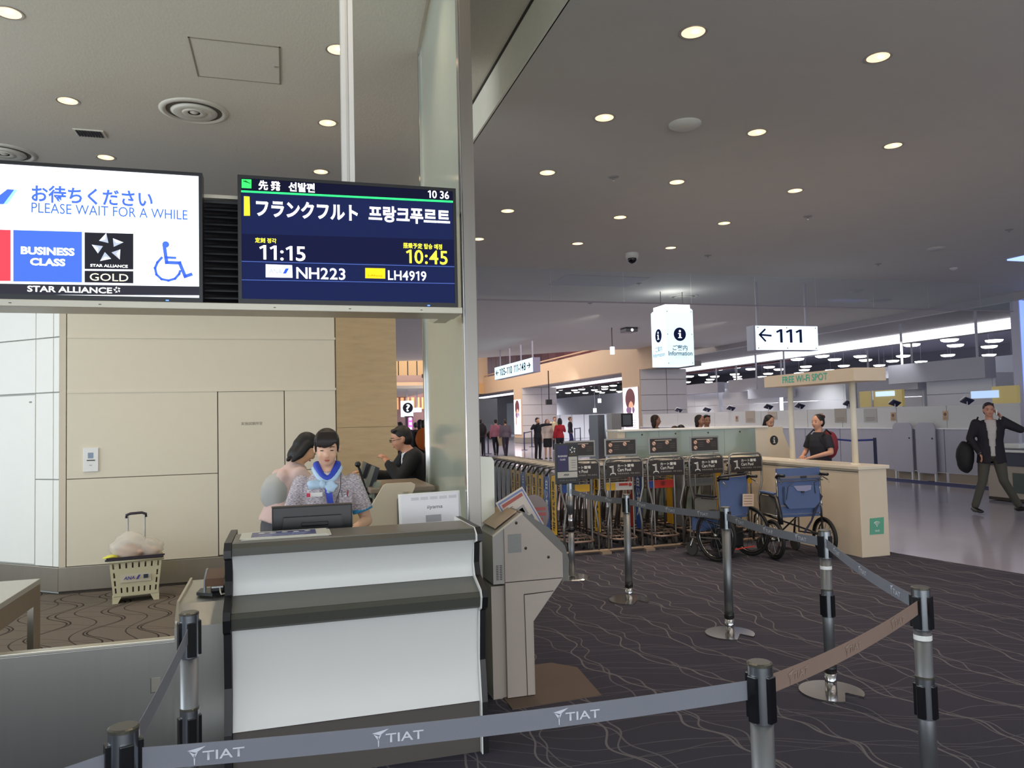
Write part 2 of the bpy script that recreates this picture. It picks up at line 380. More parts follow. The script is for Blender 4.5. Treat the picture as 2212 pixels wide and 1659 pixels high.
# ceiling fittings
m_diff = M('white_diffuser', 'dcd8ca', .5)
def diffuser(name, label, loc, r, mat=m_diff):
    t = thing(name, label, 'air vent', loc)
    obj('outer_ring', MB().lathe([(r*.80, 0), (r*.86, -r*.06), (r, -.004), (r*1.0, 0)], 32), mat, t, True)
    for k, q in (('middle_ring', .58), ('inner_ring', .32)):
        obj(k, MB().lathe([(r*q*.55, -.02), (r*q, -r*.10), (r*q*1.16, -r*.03), (r*q*.9, -.002)], 32), mat, t, True)
    obj('core', MB().ell((0, 0, -.01), (r*.13, r*.13, .02), 12), mat, t, True)
    obj('dark_slot', MB().lathe([(r*.8, -.003), (0, -.002)], 32), M('vent_shadow', '6d675c', .8), t)
    return t
diffuser('ceiling_diffuser', 'large round white air diffuser on the gate room ceiling beside the access hatch', (-.93, 8.89, HL), .36)
diffuser('ceiling_diffuser', 'round white air diffuser at the left edge of the ceiling above the white screen', (-3.33, 10.77, HL), .36)
diffuser('ceiling_diffuser', 'round air diffuser on the ceiling above the lit information sign', (9.87, 17.49, HC), .38)
t = thing('access_hatch', 'rectangular access hatch with thin frame in the gate room ceiling', 'hatch', (-.4, 7.57, HL))
for a in ((-.4, .39, -.4, -.392), (-.4, .39, .392, .4), (-.4, -.386, -.4, .4), (.376, .39, -.4, .4)):
    obj('frame_bar', MB().box(a[0], a[1], a[2], a[3], -.006, 0), M('hatch_frame', '8a8372', .5), t)
obj('door_leaf', MB().box(-.385, .375, -.39, .39, -.003, 0), m_ceilL, t)
obj('latch', MB().box(.33, .37, .0, .012, -.01, -.003), m_steelh, t)
t = thing('exhaust_grille', 'small rectangular grille with dark slots in the ceiling above the white screen', 'air vent', (-2.16, 9.82, HL))
obj('frame', MB().box(-.16, .16, -.11, .11, -.012, 0, .003), m_diff, t)
for k in range(9): obj('slat', MB().box(-.135+k*.03, -.115+k*.03, -.09, .09, -.02, -.011), M('slot_black', '17150f', .6), t)
def disc(name, label, cat, x, y, r, h=.05, col='cfcbbf', group=None, prof=None):
    t = thing(name, label, cat, (x, y, HC), 0, group)
    obj('cover', MB().lathe(prof or [(0, -h), (r*.5, -h*.9), (r, -h*.25), (r, 0)], 28), M('fitting_'+col, col, .5), t, True); return t
disc('speaker_cover', 'large round white cover hanging flat below the dark ceiling', 'ceiling speaker', 4.06, 7.04, .17, .06)
disc('speaker_cover', 'flat round cover on the ceiling near the right edge of the picture', 'ceiling speaker', *onz(2023, 536, HC).xy, .16, .05, 'b5b0ae')
disc('speaker_cover', 'flat round cover on the ceiling above the right part of the glass panes', 'ceiling speaker', *onz(1850, 629, HC).xy, .17, .05, 'b5b0ae')
disc('speaker_cover', 'wide thin round cover on the ceiling behind the hanging glass panes', 'ceiling speaker', *onz(1903, 650, HC).xy, .30, .04, 'b5b0ae')
for k, (x, y) in enumerate(((1325, 382), (1745, 467), (1529, 552), (1897, 570), (2180, 496), (1380, 612), (1275, 655))):
    t = disc('sprinkler_head', 'small round sprinkler fitting on the ceiling, %s' % ('between the first two downlight columns', 'right of the downlight grid', 'beside the black camera dome', 'left of the bluish ceiling glow', 'at the far right edge', 'behind the glass panes near the information sign', 'behind the left glass panes')[k], 'sprinkler', *onz(x, y, HC).xy, .07, .015, '8d8a86', 'small ceiling fittings')
    obj('nozzle', MB().tube([(0, 0, -.012), (0, 0, -.05)], .015), m_chrome, t)
disc('smoke_detector', 'small white smoke detector on the ceiling near the right edge', 'smoke detector', *onz(2060, 579, HC).xy, .08, .05, 'cfcbc8')
t = thing('dome_camera', 'black and white security dome camera under the ceiling', 'camera', (*onz(1365, 547, HC).xy, HC))
obj('housing', MB().lathe([(0, -.10), (.11, -.10), (.125, -.05), (.125, 0)], 24), M('camera_white', 'cfccc6', .4), t, True)
obj('dome', MB().ell((0, 0, -.11), (.085, .085, .09), 18), M('camera_dome_black', '08080a', .08), t, True)
ap = onz(1295, 607, HC)
tag(obj('ceiling_access_panel', MB().box(ap.x-1.0, ap.x+.95, ap.y-.6, ap.y+.6, HC-.012, HC-.001), M('access_panel_gray', 'bcb9bd', .7)), 'pale rectangular panel flush on the ceiling behind the glass panes', 'panel')
tag(obj('ceiling_light_panel', MB().box(14.35, 15.4, 11.7, 12.1, HC-.03, HC-.001), M('blue_light_panel', '8fa8ff', .4, emit=1.6, ecol='8aa4ff')), 'bluish lit panel in the ceiling at the right edge of the picture', 'ceiling light')

# ================================================================ FAR HALL SHELL
m_dgray = M('dark_hall_ceiling', '6d6d78', .9)
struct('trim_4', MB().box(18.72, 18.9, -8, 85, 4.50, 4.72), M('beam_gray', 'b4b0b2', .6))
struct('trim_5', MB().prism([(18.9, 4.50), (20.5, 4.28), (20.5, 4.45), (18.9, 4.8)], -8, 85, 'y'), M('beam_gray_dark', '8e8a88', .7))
m_cove = M('lit_cove', 'f4f4ff', .5, emit=.95, ecol='f3f4ff')
cv = struct('trim_6', MB().box(20.45, 20.6, -8, 85, 3.92, 3.95), M('cove_lip', '9d9a9c', .6))
for k in range(4): obj('light_strip', MB().box(20.5-.04*k, 20.53, -8, 85, 3.955+k*.08, 4.025+k*.08), m_cove, cv)
struct('ceiling', MB().box(20.6, 90, -8, 120, 5.9, 6.1), m_dgray)
struct('trim_7', MB().box(20.53, 20.6, -8, 85, 3.95, 5.9), m_dgray)
struct('wall_far', MB().box(16, 90, 95, 95.5, 0, 6), m_hallw)
struct('wall_right', MB().box(46, 46.4, -8, 120, 0, 6), M('hall_back_wall', '66666f', .8))
# peach bulkhead and end wall of the far concourse
BX = 15.4
bh = struct('trim_8', MB().box(BX, BX+.4, 29.5, 60, 3.75, 5.05), m_peach)
obj('handrail', MB().tube([(BX+.1, 33, 5.22), (BX+.1, 60, 5.22)], .04, 6), M('rail_tan', 'c9a98c', .4), bh)
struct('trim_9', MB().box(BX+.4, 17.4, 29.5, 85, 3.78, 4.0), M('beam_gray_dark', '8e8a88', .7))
struct('wall_end', MB().box(2, BX+.4, 60, 60.4, 3.75, 9), m_peach)
we = bpy.data.objects['wall_end']
obj('lower_band', MB().box(2, BX+.4, 59.8, 60, 3.75, 4.6), M('tan_band', 'c59d6b', .6), we)
pk = struct('wall_upper', MB().box(22, 22.3, 30, 96, 4.0, 9), M('pink_timber_back', '5e3438', .6))
for k in range(32): obj('panel', MB().box(21.93, 22, 34+k*1.9, 35.84+k*1.9, 4.2, 9), M('pink_timber_%d' % (k % 3), ('b5666a', 'a8595e', 'bf7474')[k % 3], .5), pk)
struct('ceiling', MB().box(-6, 22, 30, 90, 9, 9.2), m_ceil)
struct('wall_end', MB().box(2, 20, 88, 88.4, 0, 3.8), M('far_shop_wall', 'c9b8b4', .5))
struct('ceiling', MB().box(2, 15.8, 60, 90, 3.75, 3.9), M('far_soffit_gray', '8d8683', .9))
def pillar(y0, w, name, label, adname):
    t = wthing(name, label, 'pillar', (BX+w/2, y0+.9, 0))
    gw = M('pillar_gray_panel', 'd2cdcd', .5, var=.02)
    zz = [.5, 1.2, 1.9, 2.6, 3.3, 3.78]
    obj('core', MB().box(BX+.03, BX+w-.03, y0+.03, y0+1.9, 0, 3.78), m_joint, t)
    obj('plinth', MB().box(BX-.05, BX+w+.05, y0-.05, y0+1.95, 0, .35), M('plinth_gray', '8b8782', .5), t)
    for a, b_ in ((0, w*.56), (w*.56, w)):
        for j in range(5): obj('panel', MB().box(BX+a+.015, BX+b_-.015, y0-.02, y0+.03, (.36 if j == 0 else zz[j])+.012, zz[j+1]-.012), gw, t)
    for j, (z0, z1) in enumerate(((.36, .6), (3.0, 3.78))): obj('side_panel', MB().box(BX-.02, BX+.03, y0, y0+1.9, z0, z1), m_peach, t)
    obj('side_frame', MB().box(BX-.02, BX+.03, y0, y0+.12, .6, 3.0).box(BX-.02, BX+.03, y0+1.75, y0+1.9, .6, 3.0), m_peach, t)
    return t
pillar(31.45, 2.35, 'pillar', 'gray panelled pillar with peach side and lit poster, behind the information counter', 'b')
pillar(49.5, 2.5, 'pillar', 'gray panelled pillar with peach side and lit poster, behind the group of travellers', 'a')
def poster(y0, label, kind):
    t = wthing('lightbox_poster', label, 'poster', (BX-.06, y0+.95, 1.8))
    m = M('poster_glow', 'f6eefc', .4, emit=1.0); X = BX-.06
    obj('frame', MB().box(X, X+.04, y0+.12, y0+1.76, .58, 3.02), M('poster_frame', 'd8c8c0', .4), t)
    obj('backlit_sheet', MB().box(X-.01, X, y0+.16, y0+1.72, .62, 2.98), m, t)
    def bl(name, col, cy, cz, ry, rz, e=.55): obj(name, MB().ell((X-.012, cy, cz), (.008, ry, rz), 20), M('poster_'+col, col, .5, emit=e, ecol=col), t)
    bl('printed_hair', '5a3038', y0+.95, 2.45, .52, .50); bl('printed_face', 'd9a184', y0+.9, 2.25, .34, .42); bl('printed_glass', '7a5a80', y0+.95, 1.95, .45, .22)
    bl('printed_highlight', 'fff6ef', y0+.8, 1.9, .12, .32, .9); bl('printed_stem', '9a6a60', y0+1.2, 1.55, .1, .35)
    for k in range(6): obj('printed_text_line', MB().box(X-.014, X-.01, y0+.4, y0+1.5-.08*(k % 3), 1.45-.11*k, 1.49-.11*k), M('poster_c9bcd0', 'c9bcd0', .5, emit=.5), t)
poster(31.45, 'tall lit advertising poster on the pillar behind the information counter', 0)
poster(49.5, 'tall lit advertising poster on the pillar behind the two walking men', 1)
# bluish-lit column at the right edge
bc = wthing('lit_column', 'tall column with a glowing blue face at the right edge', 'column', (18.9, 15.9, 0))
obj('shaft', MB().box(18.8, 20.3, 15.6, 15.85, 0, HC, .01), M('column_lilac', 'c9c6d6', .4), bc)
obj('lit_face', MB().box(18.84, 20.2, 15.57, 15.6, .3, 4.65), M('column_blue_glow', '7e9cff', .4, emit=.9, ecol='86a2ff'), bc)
# ---------------------------------------------------------------- check-in hall
# pendant discs
DC = [(1335, 808, 112), (1630, 770, 130), (1676, 812, 118), (1978, 775, 132), (1940, 822, 125), (1617, 890, 105), (1938, 888, 108), (1641, 941, 85), (1268, 896, 98), (1186, 935, 90), (1407, 941, 88), (1335, 969, 82), (1970, 973, 88), (2116, 943, 60), (2078, 1000, 75), (2112, 980, 65), (1082, 970, 85), (1122, 1008, 60), (1083, 1030, 68), (936, 898, 96), (975, 928, 92), (636, 897, 96), (733, 923, 90), (805, 973, 80), (443, 921, 90), (509, 979, 76), (497, 1006, 70), (700, 1008, 70), (455, 1031, 66), (80, 998, 74), (222, 983, 72), (300, 1001, 70), (214, 1035, 64), (168, 1060, 62), (186, 1077, 56), (1997, 1053, 65), (1965, 1030, 40), (2050, 1085, 50)]
D1 = [(2035, 1167, 75), (2175, 1150, 78), (1912, 1212, 66), (1802, 1225, 64), (2006, 1226, 62), (1735, 1257, 58), (1970, 1250, 56), (1783, 1271, 52), (1957, 1272, 50), (1790, 1304, 52), (1690, 1213, 35), (2165, 1208, 60), (2185, 1228, 55), (2190, 1248, 50), (2135, 1271, 50), (1220, 1272, 55), (1197, 1299, 52), (1130, 1307, 48), (1290, 1264, 30), (1005, 1300, 50), (942, 1308, 48), (947, 1329, 44), (889, 1336, 46), (1047, 1334, 44), (1128, 1326, 42), (1195, 1333, 42), (1245, 1345, 42), (770, 1332, 46), (719, 1338, 44), (906, 1352, 38), (1078, 1347, 40), (690, 1358, 35), (738, 1353, 40), (838, 1358, 36), (975, 1358, 36), (1107, 1356, 36), (1256, 1356, 36)]
pts = [(1600+x/3.614, 520+y/3.614) for x, y, w in DC]+[(1000+x/3.687, 480+y/3.687) for x, y, w in D1]
m_disc = M('lit_pendant', 'fff8f4', .5, emit=6.0, ecol='fff7f2')
t0 = None
for k, (x, y) in enumerate(pts):
    p = onz(x, y, 4.5)
    if p.x < 21: p = onz(x, y, 4.3)
    if t0 is None:
        t0 = thing('pendant_lamp', 'white disc pendant lamp hanging on a thin stem in the check-in hall', 'pendant light', p, 0, 'disc pendant lamps of the check-in hall')
        obj('lit_disc', MB().lathe([(0, -.10), (.22, -.095), (.31, -.06), (.34, 0)], 18), m_disc, t0)
        obj('shade_top', MB().lathe([(.34, 0), (.12, .05), (0, .06)], 18), M('pendant_top', 'c8c8d0', .5), t0)
        obj('stem', MB().tube([(0, 0, .05), (0, 0, 1.4)], .012, 6), M('pendant_stem', 'b0b0ba', .4), t0)
    else: dup(t0, p)
for (x, y) in ((1602, 786), (1665, 775), (1934, 720)): pass
# ================================================================ SERVICE COUNTER
ctr = wthing('service_counter', 'white and charcoal stepped gate counter in front of the uniformed woman', 'counter', (.34, 3.8, 0))
CX0, CX1 = -.245, .915
prof_out = [(3.77, 0), (3.77, .25), (3.80, .45), (3.775, .70), (3.735, .72), (3.72, .775), (3.735, .81), (3.86, .86), (3.885, .92), (3.87, 1.02), (3.80, 1.04), (3.80, 1.075), (3.83, 1.105), (4.30, 1.105), (4.30, 0)]
for x in ((CX0-.035, CX0-.002), (CX1+.006, CX1+.036)):
    obj('side_panel', MB().prism([(y-.018 if i < 12 else y, z) for i, (y, z) in enumerate(prof_out)], x[0], x[1], 'x'), m_black, ctr)
obj('edge_strip', MB().prism([(y-.02 if i < 12 else y, z) for i, (y, z) in enumerate(prof_out)], CX1+.001, CX1+.0065, 'x'), m_white, ctr)
def strip(y, z, n=10):
    return y
def sheet(name, pts, mat, th=.02, x0=CX0, x1=CX1, smooth=False):
    """curved sheet through (y,z) points, extruded along the counter"""
    back = [(y+th, z) for y, z in pts][::-1]
    o = obj(name, MB().prism(pts+back, x0, x1, 'x'), mat, ctr); return shade(o, 35)
def curve(p, q, sag, n=8): return [(p[0]+(q[0]-p[0])*t+sag*4*t*(1-t), p[1]+(q[1]-p[1])*t) for t in [i/n for i in range(n+1)]]
sheet('kick_plate', [(3.785, 0), (3.785, .245)], M('kick_brown_gray', '5b5552', .35, var=.05), .02)
sheet('lower_panel', curve((3.775, .252), (3.775, .718), .03), m_white)
sheet('ledge_front', [(3.75, .716), (3.728, .73), (3.720, .775), (3.735, .797)], m_dark, .06)
sheet('ledge_top', [(3.735, .798), (3.865, .848)], M('charcoal_ledge_top', '6a6a64', .4), .02)
sheet('upper_panel', curve((3.868, .850), (3.815, 1.045), .035), m_white)
sheet('top_front', [(3.80, 1.045), (3.80, 1.08), (3.82, 1.10)], m_dark, .05)
obj('worktop', MB().box(CX0, CX1, 3.82, 4.12, 1.075, 1.1045, .004), M('worktop_gray', '6f6b63', .35, var=.04), ctr)
obj('rear_desk', MB().box(CX0, CX1, 4.12, 4.75, .74, .77, .004), m_cream, ctr)
# stainless cabinet and low barrier
cab = wthing('steel_cabinet', 'brushed steel cabinet with sloped front edge left of the white counter', 'cabinet', (-.4, 4, 0))
obj('body', MB().prism([(3.98, 0), (3.98, .70), (4.0, .72), (4.08, .79), (4.62, .80), (4.62, 0)], -.515, -.285, 'x'), m_steel, cab)
obj('raised_edge', MB().prism([(4.0, .72), (4.08, .79), (4.62, .80), (4.62, .815), (4.07, .805), (3.99, .73)], -.515, -.503, 'x'), M('edge_pale_steel', 'c8c4b8', .3, 1.0), cab)
gt = wthing('low_steel_barrier', 'long low brushed steel barrier panel at the lower left, with a small square recess', 'barrier', (-1.6, 4.06, 0))
obj('panel', MB().box(-2.9, -.518, 4.03, 4.07, .0, .625, .002), m_steel, gt)
obj('top_cap', MB().box(-2.9, -.518, 4.025, 4.08, .625, .64, .003), M('edge_pale_steel', 'c8c4b8', .3, 1.0), gt)
q = ony(336, 1480, 4.03)
obj('recess', MB().box(q.x-.022, q.x+.022, 4.0285, 4.03, q.z-.035, q.z+.035), M('recess_dark', '5c5c5a', .4, .8), gt)
obj('recess_plate', MB().box(q.x-.018, q.x+.022, 4.027, 4.029, q.z-.031, q.z+.035), m_steelh, gt)
dk = wthing('steel_desk', 'gray steel desk end with dark open recess at the left edge', 'desk', (-1.6, 4.6, 0))
obj('top', MB().box(-2.6, -1.33, 4.1, 4.92, .79, .82, .003), M('desk_top_pale', 'bdbcb4', .35, .3), dk)
obj('end_panel', MB().box(-1.36, -1.33, 4.8, 4.92, 0, .79).box(-1.36, -1.33, 4.1, 4.8, .69, .79).box(-1.36, -1.33, 4.1, 4.2, 0, .69), m_steelh, dk)
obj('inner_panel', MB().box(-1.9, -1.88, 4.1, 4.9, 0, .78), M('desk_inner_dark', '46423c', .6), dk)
sc = wthing('ticket_scanner', 'black ticket scanner with hooded reader on top of the steel cabinet', 'scanner', (-.38, 4.3, .83))
obj('foot', MB().prism([(-.44, 4.20), (-.36, 4.14), (-.30, 4.16), (-.30, 4.30), (-.43, 4.30)], .80, .815, 'z'), m_black, sc)
obj('body', MB().box(-.37, -.305, 4.16, 4.30, .815, .85, .008), m_black, sc)
obj('hood', MB().prism([(4.14, .85), (4.22, .85), (4.33, .875), (4.34, .90), (4.30, .912), (4.16, .885)], -.395, -.305, 'x').xf(Matrix.Identity(4)), M('scanner_brown', '6b5142', .3, .3), sc)
obj('side_cheek', MB().prism([(4.15, .82), (4.19, .82), (4.31, .87), (4.33, .91), (4.28, .912), (4.17, .88)], -.403, -.394, 'x'), M('scanner_gray', '7f8d96', .35), sc)
obj('name_strip', MB().box(-.365, -.31, 4.155, 4.16, .838, .846), m_white, sc)
tag(obj('power_cable', MB().tube([(-.325, 4.16, .835), (-.322, 4.145, .82), (-.318, 4.14, .808), (-.29, 4.16, .808)], .004, 6), M('cable_cream', 'd8d0b8', .5)), 'cream cable coming out of the ticket scanner', 'cable')
# ---- things on the counter
mo = thing('black_monitor', 'black monitor seen from behind on the counter, in front of the uniformed woman', 'monitor', (.135, 4.28, .757), 0)
obj('rear_shell', MB().box(-.21, .21, 0, .03, .20, .455, .008), m_black, mo)
obj('housing', MB().prism([(-.17, .22), (.17, .22), (.15, .40), (-.15, .40)], -.035, .0, 'y'), m_black, mo)
obj('bezel_edge', MB().box(-.212, .212, .028, .036, .448, .458), M('bezel_brown', '5a4a42', .3, .5), mo)
obj('grip', MB().box(-.06, .08, -.045, -.03, .35, .372, .005), M('monitor_black_b', '0b0b0d', .3), mo)
obj('stand', MB().box(-.03, .03, -.02, .03, .0, .25, .005).box(-.11, .11, -.09, .1, 0, .012, .004), m_black, mo)
cd = thing('seat_map_sheets', 'laminated blue and white printed sheets lying on the left end of the counter', 'documents', (.0, 3.985, 1.1045), 0)
obj('paper', MB().box(-.21, .20, -.115, .10, 0, .002).box(-.20, .21, -.12, .09, .003, .005).box(-.215, .195, -.11, .105, .006, .008), M('paper_white', 'dedccf', .4), cd)
obj('laminate', MB().box(-.215, .205, -.12, .105, .0085, .0095), M('laminate_film', 'eef2ee', .08, alpha=.10), cd)
obj('blue_print', MB().box(-.165, .14, -.08, .085, .008, .0086), M('print_navy', '28307c', .3), cd)
for k in range(5): obj('white_mark', MB().ell((-.12+k*.055, .045-.01*(k % 2), .0088), (.016, .016, .0005), 10), m_white, cd)
for k in range(4): obj('pale_line', MB().box(-.15+.02*k, .08+.01*k, -.065+.022*k, -.062+.022*k, .0085, .0091), M('print_pale', 'a9b4d8', .4), cd)
wm_ = thing('white_monitor', 'white monitor seen from behind at the right end of the counter', 'monitor', (.80, 4.42, .80), 0)
lean = Matrix.Translation((0, 0, .12)) @ Matrix.Rotation(R_(-12), 4, 'X') @ Matrix.Rotation(R_(-9), 4, 'Z')
obj('rear_shell', MB().prism([(-.165, 0), (.165, 0), (.18, .31), (-.15, .31)], -.012, .028, 'y').xf(lean), M('monitor_white', 'd6d4d8', .3), wm_)
obj('bezel', MB().box(-.175, .19, .028, .04, -.01, .322, .003).xf(lean), m_white, wm_)
text('iiyama', M('logo_gray', '5a5a60', .4), wm_, lean @ Vector((-.01, -.0125, .215)), (lean.to_3x3() @ Vector((1, 0, 0))), (lean.to_3x3() @ Vector((.12, 0, 1))), .09, .026, bold=.01)
for k in range(5): obj('vent', MB().box(-.10+k*.055, -.055+k*.055, -.0128, -.0118, .275, .292).xf(lean), M('vent_gray', 'bfbdc2', .5), wm_)
obj('rating_label', MB().box(-.02, .07, -.0128, -.0118, .145, .185).xf(lean), M('rating_gray', '9b9ba0', .5), wm_)
obj('stand', MB().box(-.03, .03, -.01, .05, .0, .22, .005).box(-.1, .1, -.08, .12, 0, .012, .004), m_white, wm_)
# ---- second counter behind, with gate reader shield, printers, microphone
DG = 5.75
sd = wthing('rear_counter', 'gray topped counter behind the uniformed woman where a man in a suit leans', 'counter', (1.0, 6.4, 0))
obj('worktop', MB().box(.62, 1.13, 6.0, 6.9, 1.10, 1.14, .01), M('rear_top_gray', '86786a', .4), sd)
obj('body', MB().box(.66, 1.11, 6.05, 6.85, 0, 1.10), M('rear_body', 'a9a394', .5), sd)
gs = wthing('reader_shield', 'cream shield panel with rounded corners and a gray upright, right of the uniformed woman', 'panel', (.72, DG, 0))
pp = [ony(x, y, DG) for x, y in ((801, 1160), (798, 1100), (829, 1048), (836, 1045), (889, 1042), (897, 1046), (896, 1054), (880, 1088), (900, 1160))]
z0 = .0; poly = [(p.x, p.z) for p in pp]; poly[0] = (poly[0][0], z0); poly[-1] = (poly[-1][0], z0)
obj('panel', MB().prism(poly, DG, DG+.025), m_cream, gs)
pq = [ony(x, y, DG-.02) for x, y in ((858, 1160), (858, 1079), (865, 1070), (871, 1079), (871, 1160))]; poly = [(p.x, p.z) for p in pq]; poly[0] = (poly[0][0], z0); poly[-1] = (poly[-1][0], z0)
obj('upright', MB().prism(poly, DG-.02, DG-.001), M('upright_gray', '8a867c', .4, .5), gs)
obj('round_knob', MB().lathe([(.0, -.04), (.035, -.035), (.035, 0)], 16, ony(872, 1062, DG)).xf(Matrix.Identity(4)), M('knob_beige', 'b9ae98', .4), gs, True)
def slab(name, label, cat, px, Y, th, mat, extra=None):
    t = wthing(name, label, cat, ony(px[0][0], px[0][1], Y)); p = [ony(x, y, Y) for x, y in px]
    obj('body', MB().prism([(v.x, v.z) for v in p], Y, Y+th), mat, t)
    if extra:
        p = [ony(x, y, Y-.004) for x, y in extra]; obj('front_edge', MB().prism([(v.x, v.z) for v in p], Y-.004, Y-.0005), M('device_gray', '75756c', .4), t)
    return t
slab('tilted_screen', 'tilted black touch screen with gray back behind the uniformed woman, nearer one', 'monitor', ((789, 1060), (807, 1006), (820, 1011), (808, 1062), (800, 1090)), 6.2, .3, m_black, ((787, 1050), (803, 1006), (811, 1008), (796, 1056)))
slab('tilted_screen', 'tilted black touch screen beside the microphone, farther one', 'monitor', ((780, 1030), (789, 998), (800, 1003), (793, 1038)), 6.5, .2, m_black, ((779, 1026), (787, 998), (792, 1000), (783, 1028)))
slab('document_tray', 'small clear tray leaning below the tilted screens', 'tray', ((800, 1075), (812, 1045), (824, 1040), (812, 1080)), 6.05, .15, M('tray_green_glass', '9aa596', .2, alpha=.7))
mc = wthing('microphone', 'black gooseneck microphone on the rear counter', 'microphone', ony(790, 1050, 6.1))
a = ony(773, 1003, 6.1); b_ = ony(782, 1030, 6.1); c_ = ony(789, 1055, 6.1)
obj('head', MB().ell(a, (.024, .024, .024), 14), m_black, mc, True)
obj('neck', MB().tube([a, b_, c_, c_-Vector((-.01, 0, .1))], [.010, .009, .009, .010], 8), m_black, mc)

# ================================================================ DISPLAY SCREENS
SY = 4.30
hs = wthing('sign_housing', 'steel housing with black louvres that carries both screens', 'sign housing', (-.3, 4.4, 2.3))
obj('lower_ledge', MB().box(-1.9, .99, 4.30, 4.55, 2.268, 2.305, .003), M('housing_pale_steel', 'b9b3a4', .35, .5), hs)
obj('upper_ledge', MB().box(-1.9, .99, 4.42, 4.56, 2.90, 2.92, .002), M('housing_pale_steel', 'b9b3a4', .35, .5), hs)
obj('core', MB().box(-1.88, .98, 4.46, 4.54, 2.305, 2.90), m_black, hs)
for k in range(14): obj('louvre', MB().prism([(4.42, 2.32+k*.041), (4.425, 2.316+k*.041), (4.46, 2.335+k*.041), (4.46, 2.35+k*.041)], -.5, -.15, 'x'), M('louvre_black', '1b1a1e', .4), hs)
for k, x in enumerate((-1.3, -.9, -.05, .35, .75)): obj('bolt', MB().box(x-.006, x+.006, 4.298, 4.30, 2.283, 2.287), M('bolt_dark', '4a4640', .4), hs)
obj('end_bracket', MB().prism([(4.5, 2.27), (4.5, 2.30), (4.9, 2.30), (4.75, 2.27)], .90, .98, 'x'), M('housing_pale_steel', 'b9b3a4', .35, .5), hs)
cp = wthing('ceiling_pole', 'white channelled pole from the ceiling down to the dark flight screen', 'pole', (.36, 4.5, 2.9))
obj('pole', MB().box(.33, .355, 4.44, 4.52, 2.9, HL).box(.372, .40, 4.44, 4.52, 2.9, HL).box(.355, .372, 4.46, 4.52, 2.9, HL), M('pole_white', 'd6d6d2', .4), cp)
def screen(label, x0, x1, z0, z1, mat):
    t = wthing('display_screen', label, 'screen', ((x0+x1)/2, SY, z0))
    obj('bezel', MB().box(x0, x1, SY, SY+.09, z0, z0+.024).box(x0, x1, SY, SY+.09, z1-.018, z1).box(x0, x0+.018, SY, SY+.09, z0+.024, z1-.018).box(x1-.018, x1, SY, SY+.09, z0+.024, z1-.018), m_black, t)
    obj('panel', MB().box(x0+.018, x1-.018, SY+.006, SY+.03, z0+.024, z1-.018), mat, t)
    p = MB().box(x1-.18, x1-.165, SY-.001, SY, z0+.004, z0+.010); obj('power_light', p, M('led_blue', '4a78ff', .4, emit=2.2), t)
    return t
def E_(hexc, e=1.0): return M('glow_'+hexc+str(e), hexc, .5, emit=e, ecol=hexc, spec=0)
YP = SY+.004
s1 = screen('bright white screen asking passengers to wait, at the upper left', -1.605, -.412, 2.305, 2.998, E_('eef6ff', 1.15))
def D(t, name, pts, mat, Y=YP): return obj(name, dec(MB(), pts, Y), mat, t)
cB = E_('4466e0', .8)
D(s1, 'blue_slash', ((-25, 441), (16, 409), (38, 410), (8, 441)), cB); D(s1, 'light_slash', ((8, 441), (31, 410), (38, 410), (16, 441)), E_('8cc8ff', 1.0), YP-.001)
D(s1, 'red_block', ((-120, 492), (23, 497), (23, 607), (-120, 607)), E_('f0404c', .9))
D(s1, 'blue_block', ((29, 497), (177, 501), (177, 610), (29, 608)), cB)
D(s1, 'black_block', ((183, 502), (288, 505), (288, 582), (183, 581)), E_('2a2a30', .5)); D(s1, 'gold_block', ((183, 585), (288, 586), (288, 612), (183, 610)), E_('2a2a30', .5))
D(s1, 'black_band', ((-120, 611), (432, 619), (432, 638), (-120, 636)), E_('34343c', .5))
cW = E_('ffffff', 1.3)
YT = YP-.0025
ytext('お待ちください', cB, s1, (68, 398, 330, 436), YT, bold=.025); ytext('PLEASE WAIT FOR A WHILE', E_('3b62c0', .8), s1, (68, 437, 405, 459), YT)
ytext('BUSINESS', cW, s1, (45, 532, 161, 549), YT, bold=.04); ytext('CLASS', cW, s1, (65, 557, 141, 573), YT, bold=.04)
ytext('STAR ALLIANCE', cW, s1, (195, 570, 276, 576), YT, bold=.02); ytext('GOLD', E_('fff6c8', 1.1), s1, (194, 590, 277, 606), YT)
ytext('STAR ALLIANCE', cW, s1, (59, 617, 242, 630), YT, bold=.02)
def star5(t, cx, cy, r, Y, m1, m2, nm='star_facet'):
    c = ony(cx, cy, Y); k = (ony(cx+r, cy, Y)-c).length
    for i in range(5):
        a = pi/2+i*2*pi/5+.12
        tip = (c.x+k*cos(a), c.z+k*sin(a)); l = (c.x+k*.72*cos(a+.75), c.z+k*.72*sin(a+.75)); m_ = (c.x+k*.34*cos(a-.15), c.z+k*.34*sin(a-.15))
        g = (c.x+k*.60*cos(a+.2), c.z+k*.60*sin(a+.2))
        obj(nm, MB().prism([tip, l, g], Y-.001, Y), m1, t); obj(nm, MB().prism([l, m_, g], Y-.001, Y), m2, t); obj(nm, MB().prism([m_, tip, g], Y-.001, Y), m2, t)
star5(s1, 234, 536, 36, YT, E_('e8f0ff', 1.1), E_('a8b0c0', .7)); star5(s1, 253, 626, 8, YT, cW, cW)
